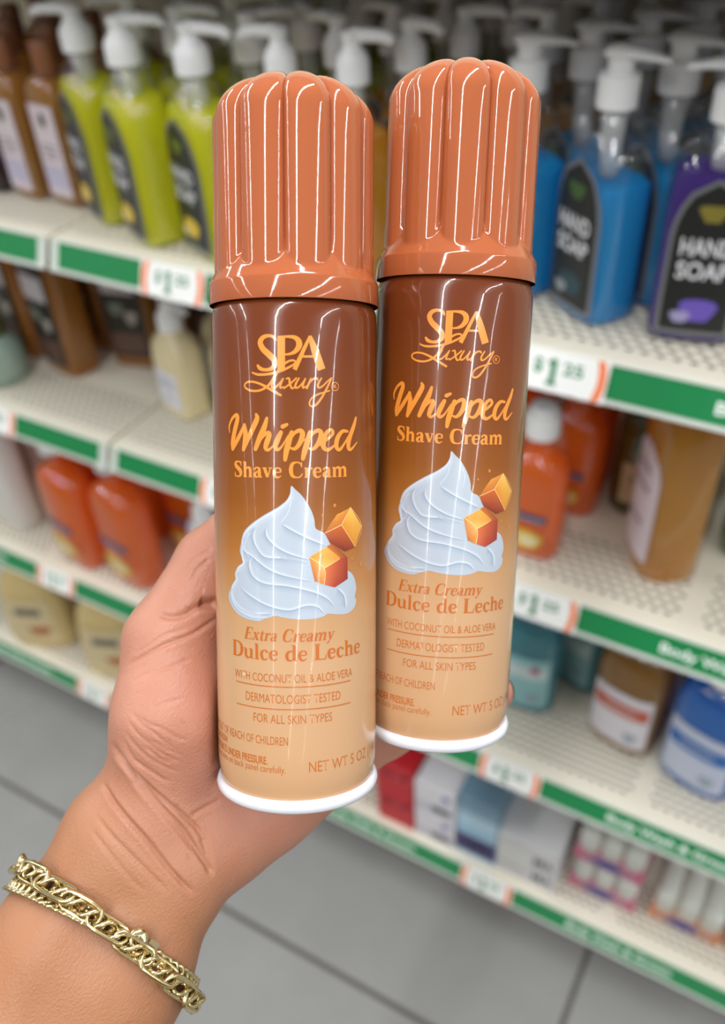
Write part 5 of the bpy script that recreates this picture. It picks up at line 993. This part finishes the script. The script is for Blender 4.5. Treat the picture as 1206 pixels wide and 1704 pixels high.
for k, w_ in enumerate(('lower', 'upper')):
    carton('soap_box', 0.058, 0.095, 0.072, '#bf242c', (('printed_panel', -0.027, 0.027, 0.044, 0.062, '#c9404a'), ('printed_line', -0.022, 0.006, 0.049, 0.053, '#dba0a4'), ('printed_line', -0.022, -0.002, 0.056, 0.059, '#dba0a4'), ('printed_mark', 0.012, 0.021, 0.050, 0.061, '#6b2a58')), (-0.357, 0.658, Z4+k*0.0724), 0, f'{w_} red soap box of the stack at the left of the bottom shelf boxes', 'soap box', 'stacked red soap boxes')
    carton('soap_box', 0.062, 0.095, 0.069, '#dad8dc', (('printed_panel', -0.029, 0.029, 0.006, 0.026, '#c4c3cc'), ('printed_line', -0.004, 0.024, 0.014, 0.025, '#8a8ea4'), ('printed_mark', 0.012, 0.022, 0.046, 0.059, '#6a6aa8')), (-0.294, 0.658, Z4+k*0.0694), 0, f'{w_} white soap box of the stack beside the red boxes', 'soap box', 'stacked white soap boxes')
for k, (w_, c, h, pp) in enumerate((('lowest, navy and light blue', '#9cc2da', 0.072, (('printed_panel', -0.0295, 0.0295, 0.010, 0.054, '#3c3468'), ('printed_line', -0.018, 0.020, 0.028, 0.034, '#7c76a0'))), ('light blue middle', '#a9cbdd', 0.036, (('printed_panel', -0.0295, 0.0295, 0.014, 0.028, '#b9d6e4'),)), ('grey-blue topmost', '#6f8fa2', 0.036, (('printed_panel', -0.0295, 0.0295, 0.006, 0.018, '#88a6b6'),)))):
    carton('soap_box', 0.060, 0.095, h, c, pp, (-0.2315, 0.662, Z4+(0, 0.0724, 0.1088)[k]), 0, f'{w_} box of the blue stack beside the white carton', 'soap box', 'stacked blue boxes')
gc = carton('carton', 0.087, 0.115, 0.100, '#cfcecf', (('printed_panel', -0.041, 0.004, 0.036, 0.078, '#d6d7d3'), ('printed_line', -0.038, -0.002, 0.026, 0.030, '#b0b0ae')), (-0.1565, 0.672, Z4), 0, 'large pale grey carton with dark letters beside the pink soap packs', 'carton')
for z in (0.056, 0.016):
    V, F = fit_text('MA', 0.010, 0.037, z, 0.021, 0.01); mesh('lettering', [(v[0], -0.0581, v[1]) for v in V], F, mat('carton_ink', '#55555a', 0.5), gc)
def soap_pack(c, panel, W=0.090):
    """shrink-wrapped row of bars with a printed sleeve"""
    r = empty('soap_pack'); m = mat('soap_bar_cream', '#d4d2c4', 0.35, coat=0.4); n = 3; bw = W/n
    for i in range(n): G().box(-W/2+bw*i+0.001, -W/2+bw*(i+1)-0.001, -0.036, 0.036, 0.002, 0.064, 0.010).obj('soap_bar', m, r, True)
    g = G(); g.box(-W/2-0.0006, W/2+0.0006, -0.0372, 0.0372, 0.002, 0.030); g.obj('printed_sleeve', mat('sleeve_'+c, c, 0.35), r)
    blob('sleeve_emblem', -0.002, 0.0165, 0.021, 0.0105, lambda x: -0.0372, mat('sleeve_'+panel, panel, 0.35), r, 0.0006, 20)
    for z in (0.005, 0.026): mesh('sleeve_stripe', [(-W/2, -0.0376, z), (W/2, -0.0376, z), (W/2, -0.0376, z+0.0022), (-W/2, -0.0376, z+0.0022)], [(0, 1, 2, 3)], mat('sleeve_pale', '#d9b7c2', 0.4), r)
    g = G(); g.loft([(0.0, W+0.001, 0.0755, 9), (0.060, W+0.001, 0.0755, 9), (0.0668, W-0.008, 0.066, 6), (0.0674, W-0.03, 0.05, 4)], 32); g.obj('shrink_wrap', M_shellc, r, 40)
    return r
for c, panel, spots in (('#bf4a72', '#3b3a86', ((-0.056, 0.676, 0, 'lower pink soap pack beside the grey carton'), (-0.056, 0.680, 1, 'upper pink soap pack beside the grey carton'), (-0.054, 0.762, 0, 'lower pink soap pack in the second row'), (-0.054, 0.764, 1, 'upper pink soap pack in the second row'))),
                        ('#cc7a3c', '#3b3a86', ((0.053, 0.684, 0, 'orange soap pack in front at the right end of the bottom shelf'), (0.053, 0.768, 0, 'lower orange soap pack in the second row at right'), (0.053, 0.770, 1, 'upper orange soap pack in the second row at right'), (0.151, 0.690, 0, 'orange soap pack at the frame edge of the bottom shelf')))):
    p0 = soap_pack(c, panel)
    for i, (x, y, lev, lab) in enumerate(spots):
        o = p0 if i == 0 else copy_tree(p0); o.location = (x, y, Z4+lev*0.0678); o.rotation_euler = (0, 0, 0); tag(o, lab, 'soap pack', 'shrink-wrapped soap packs')
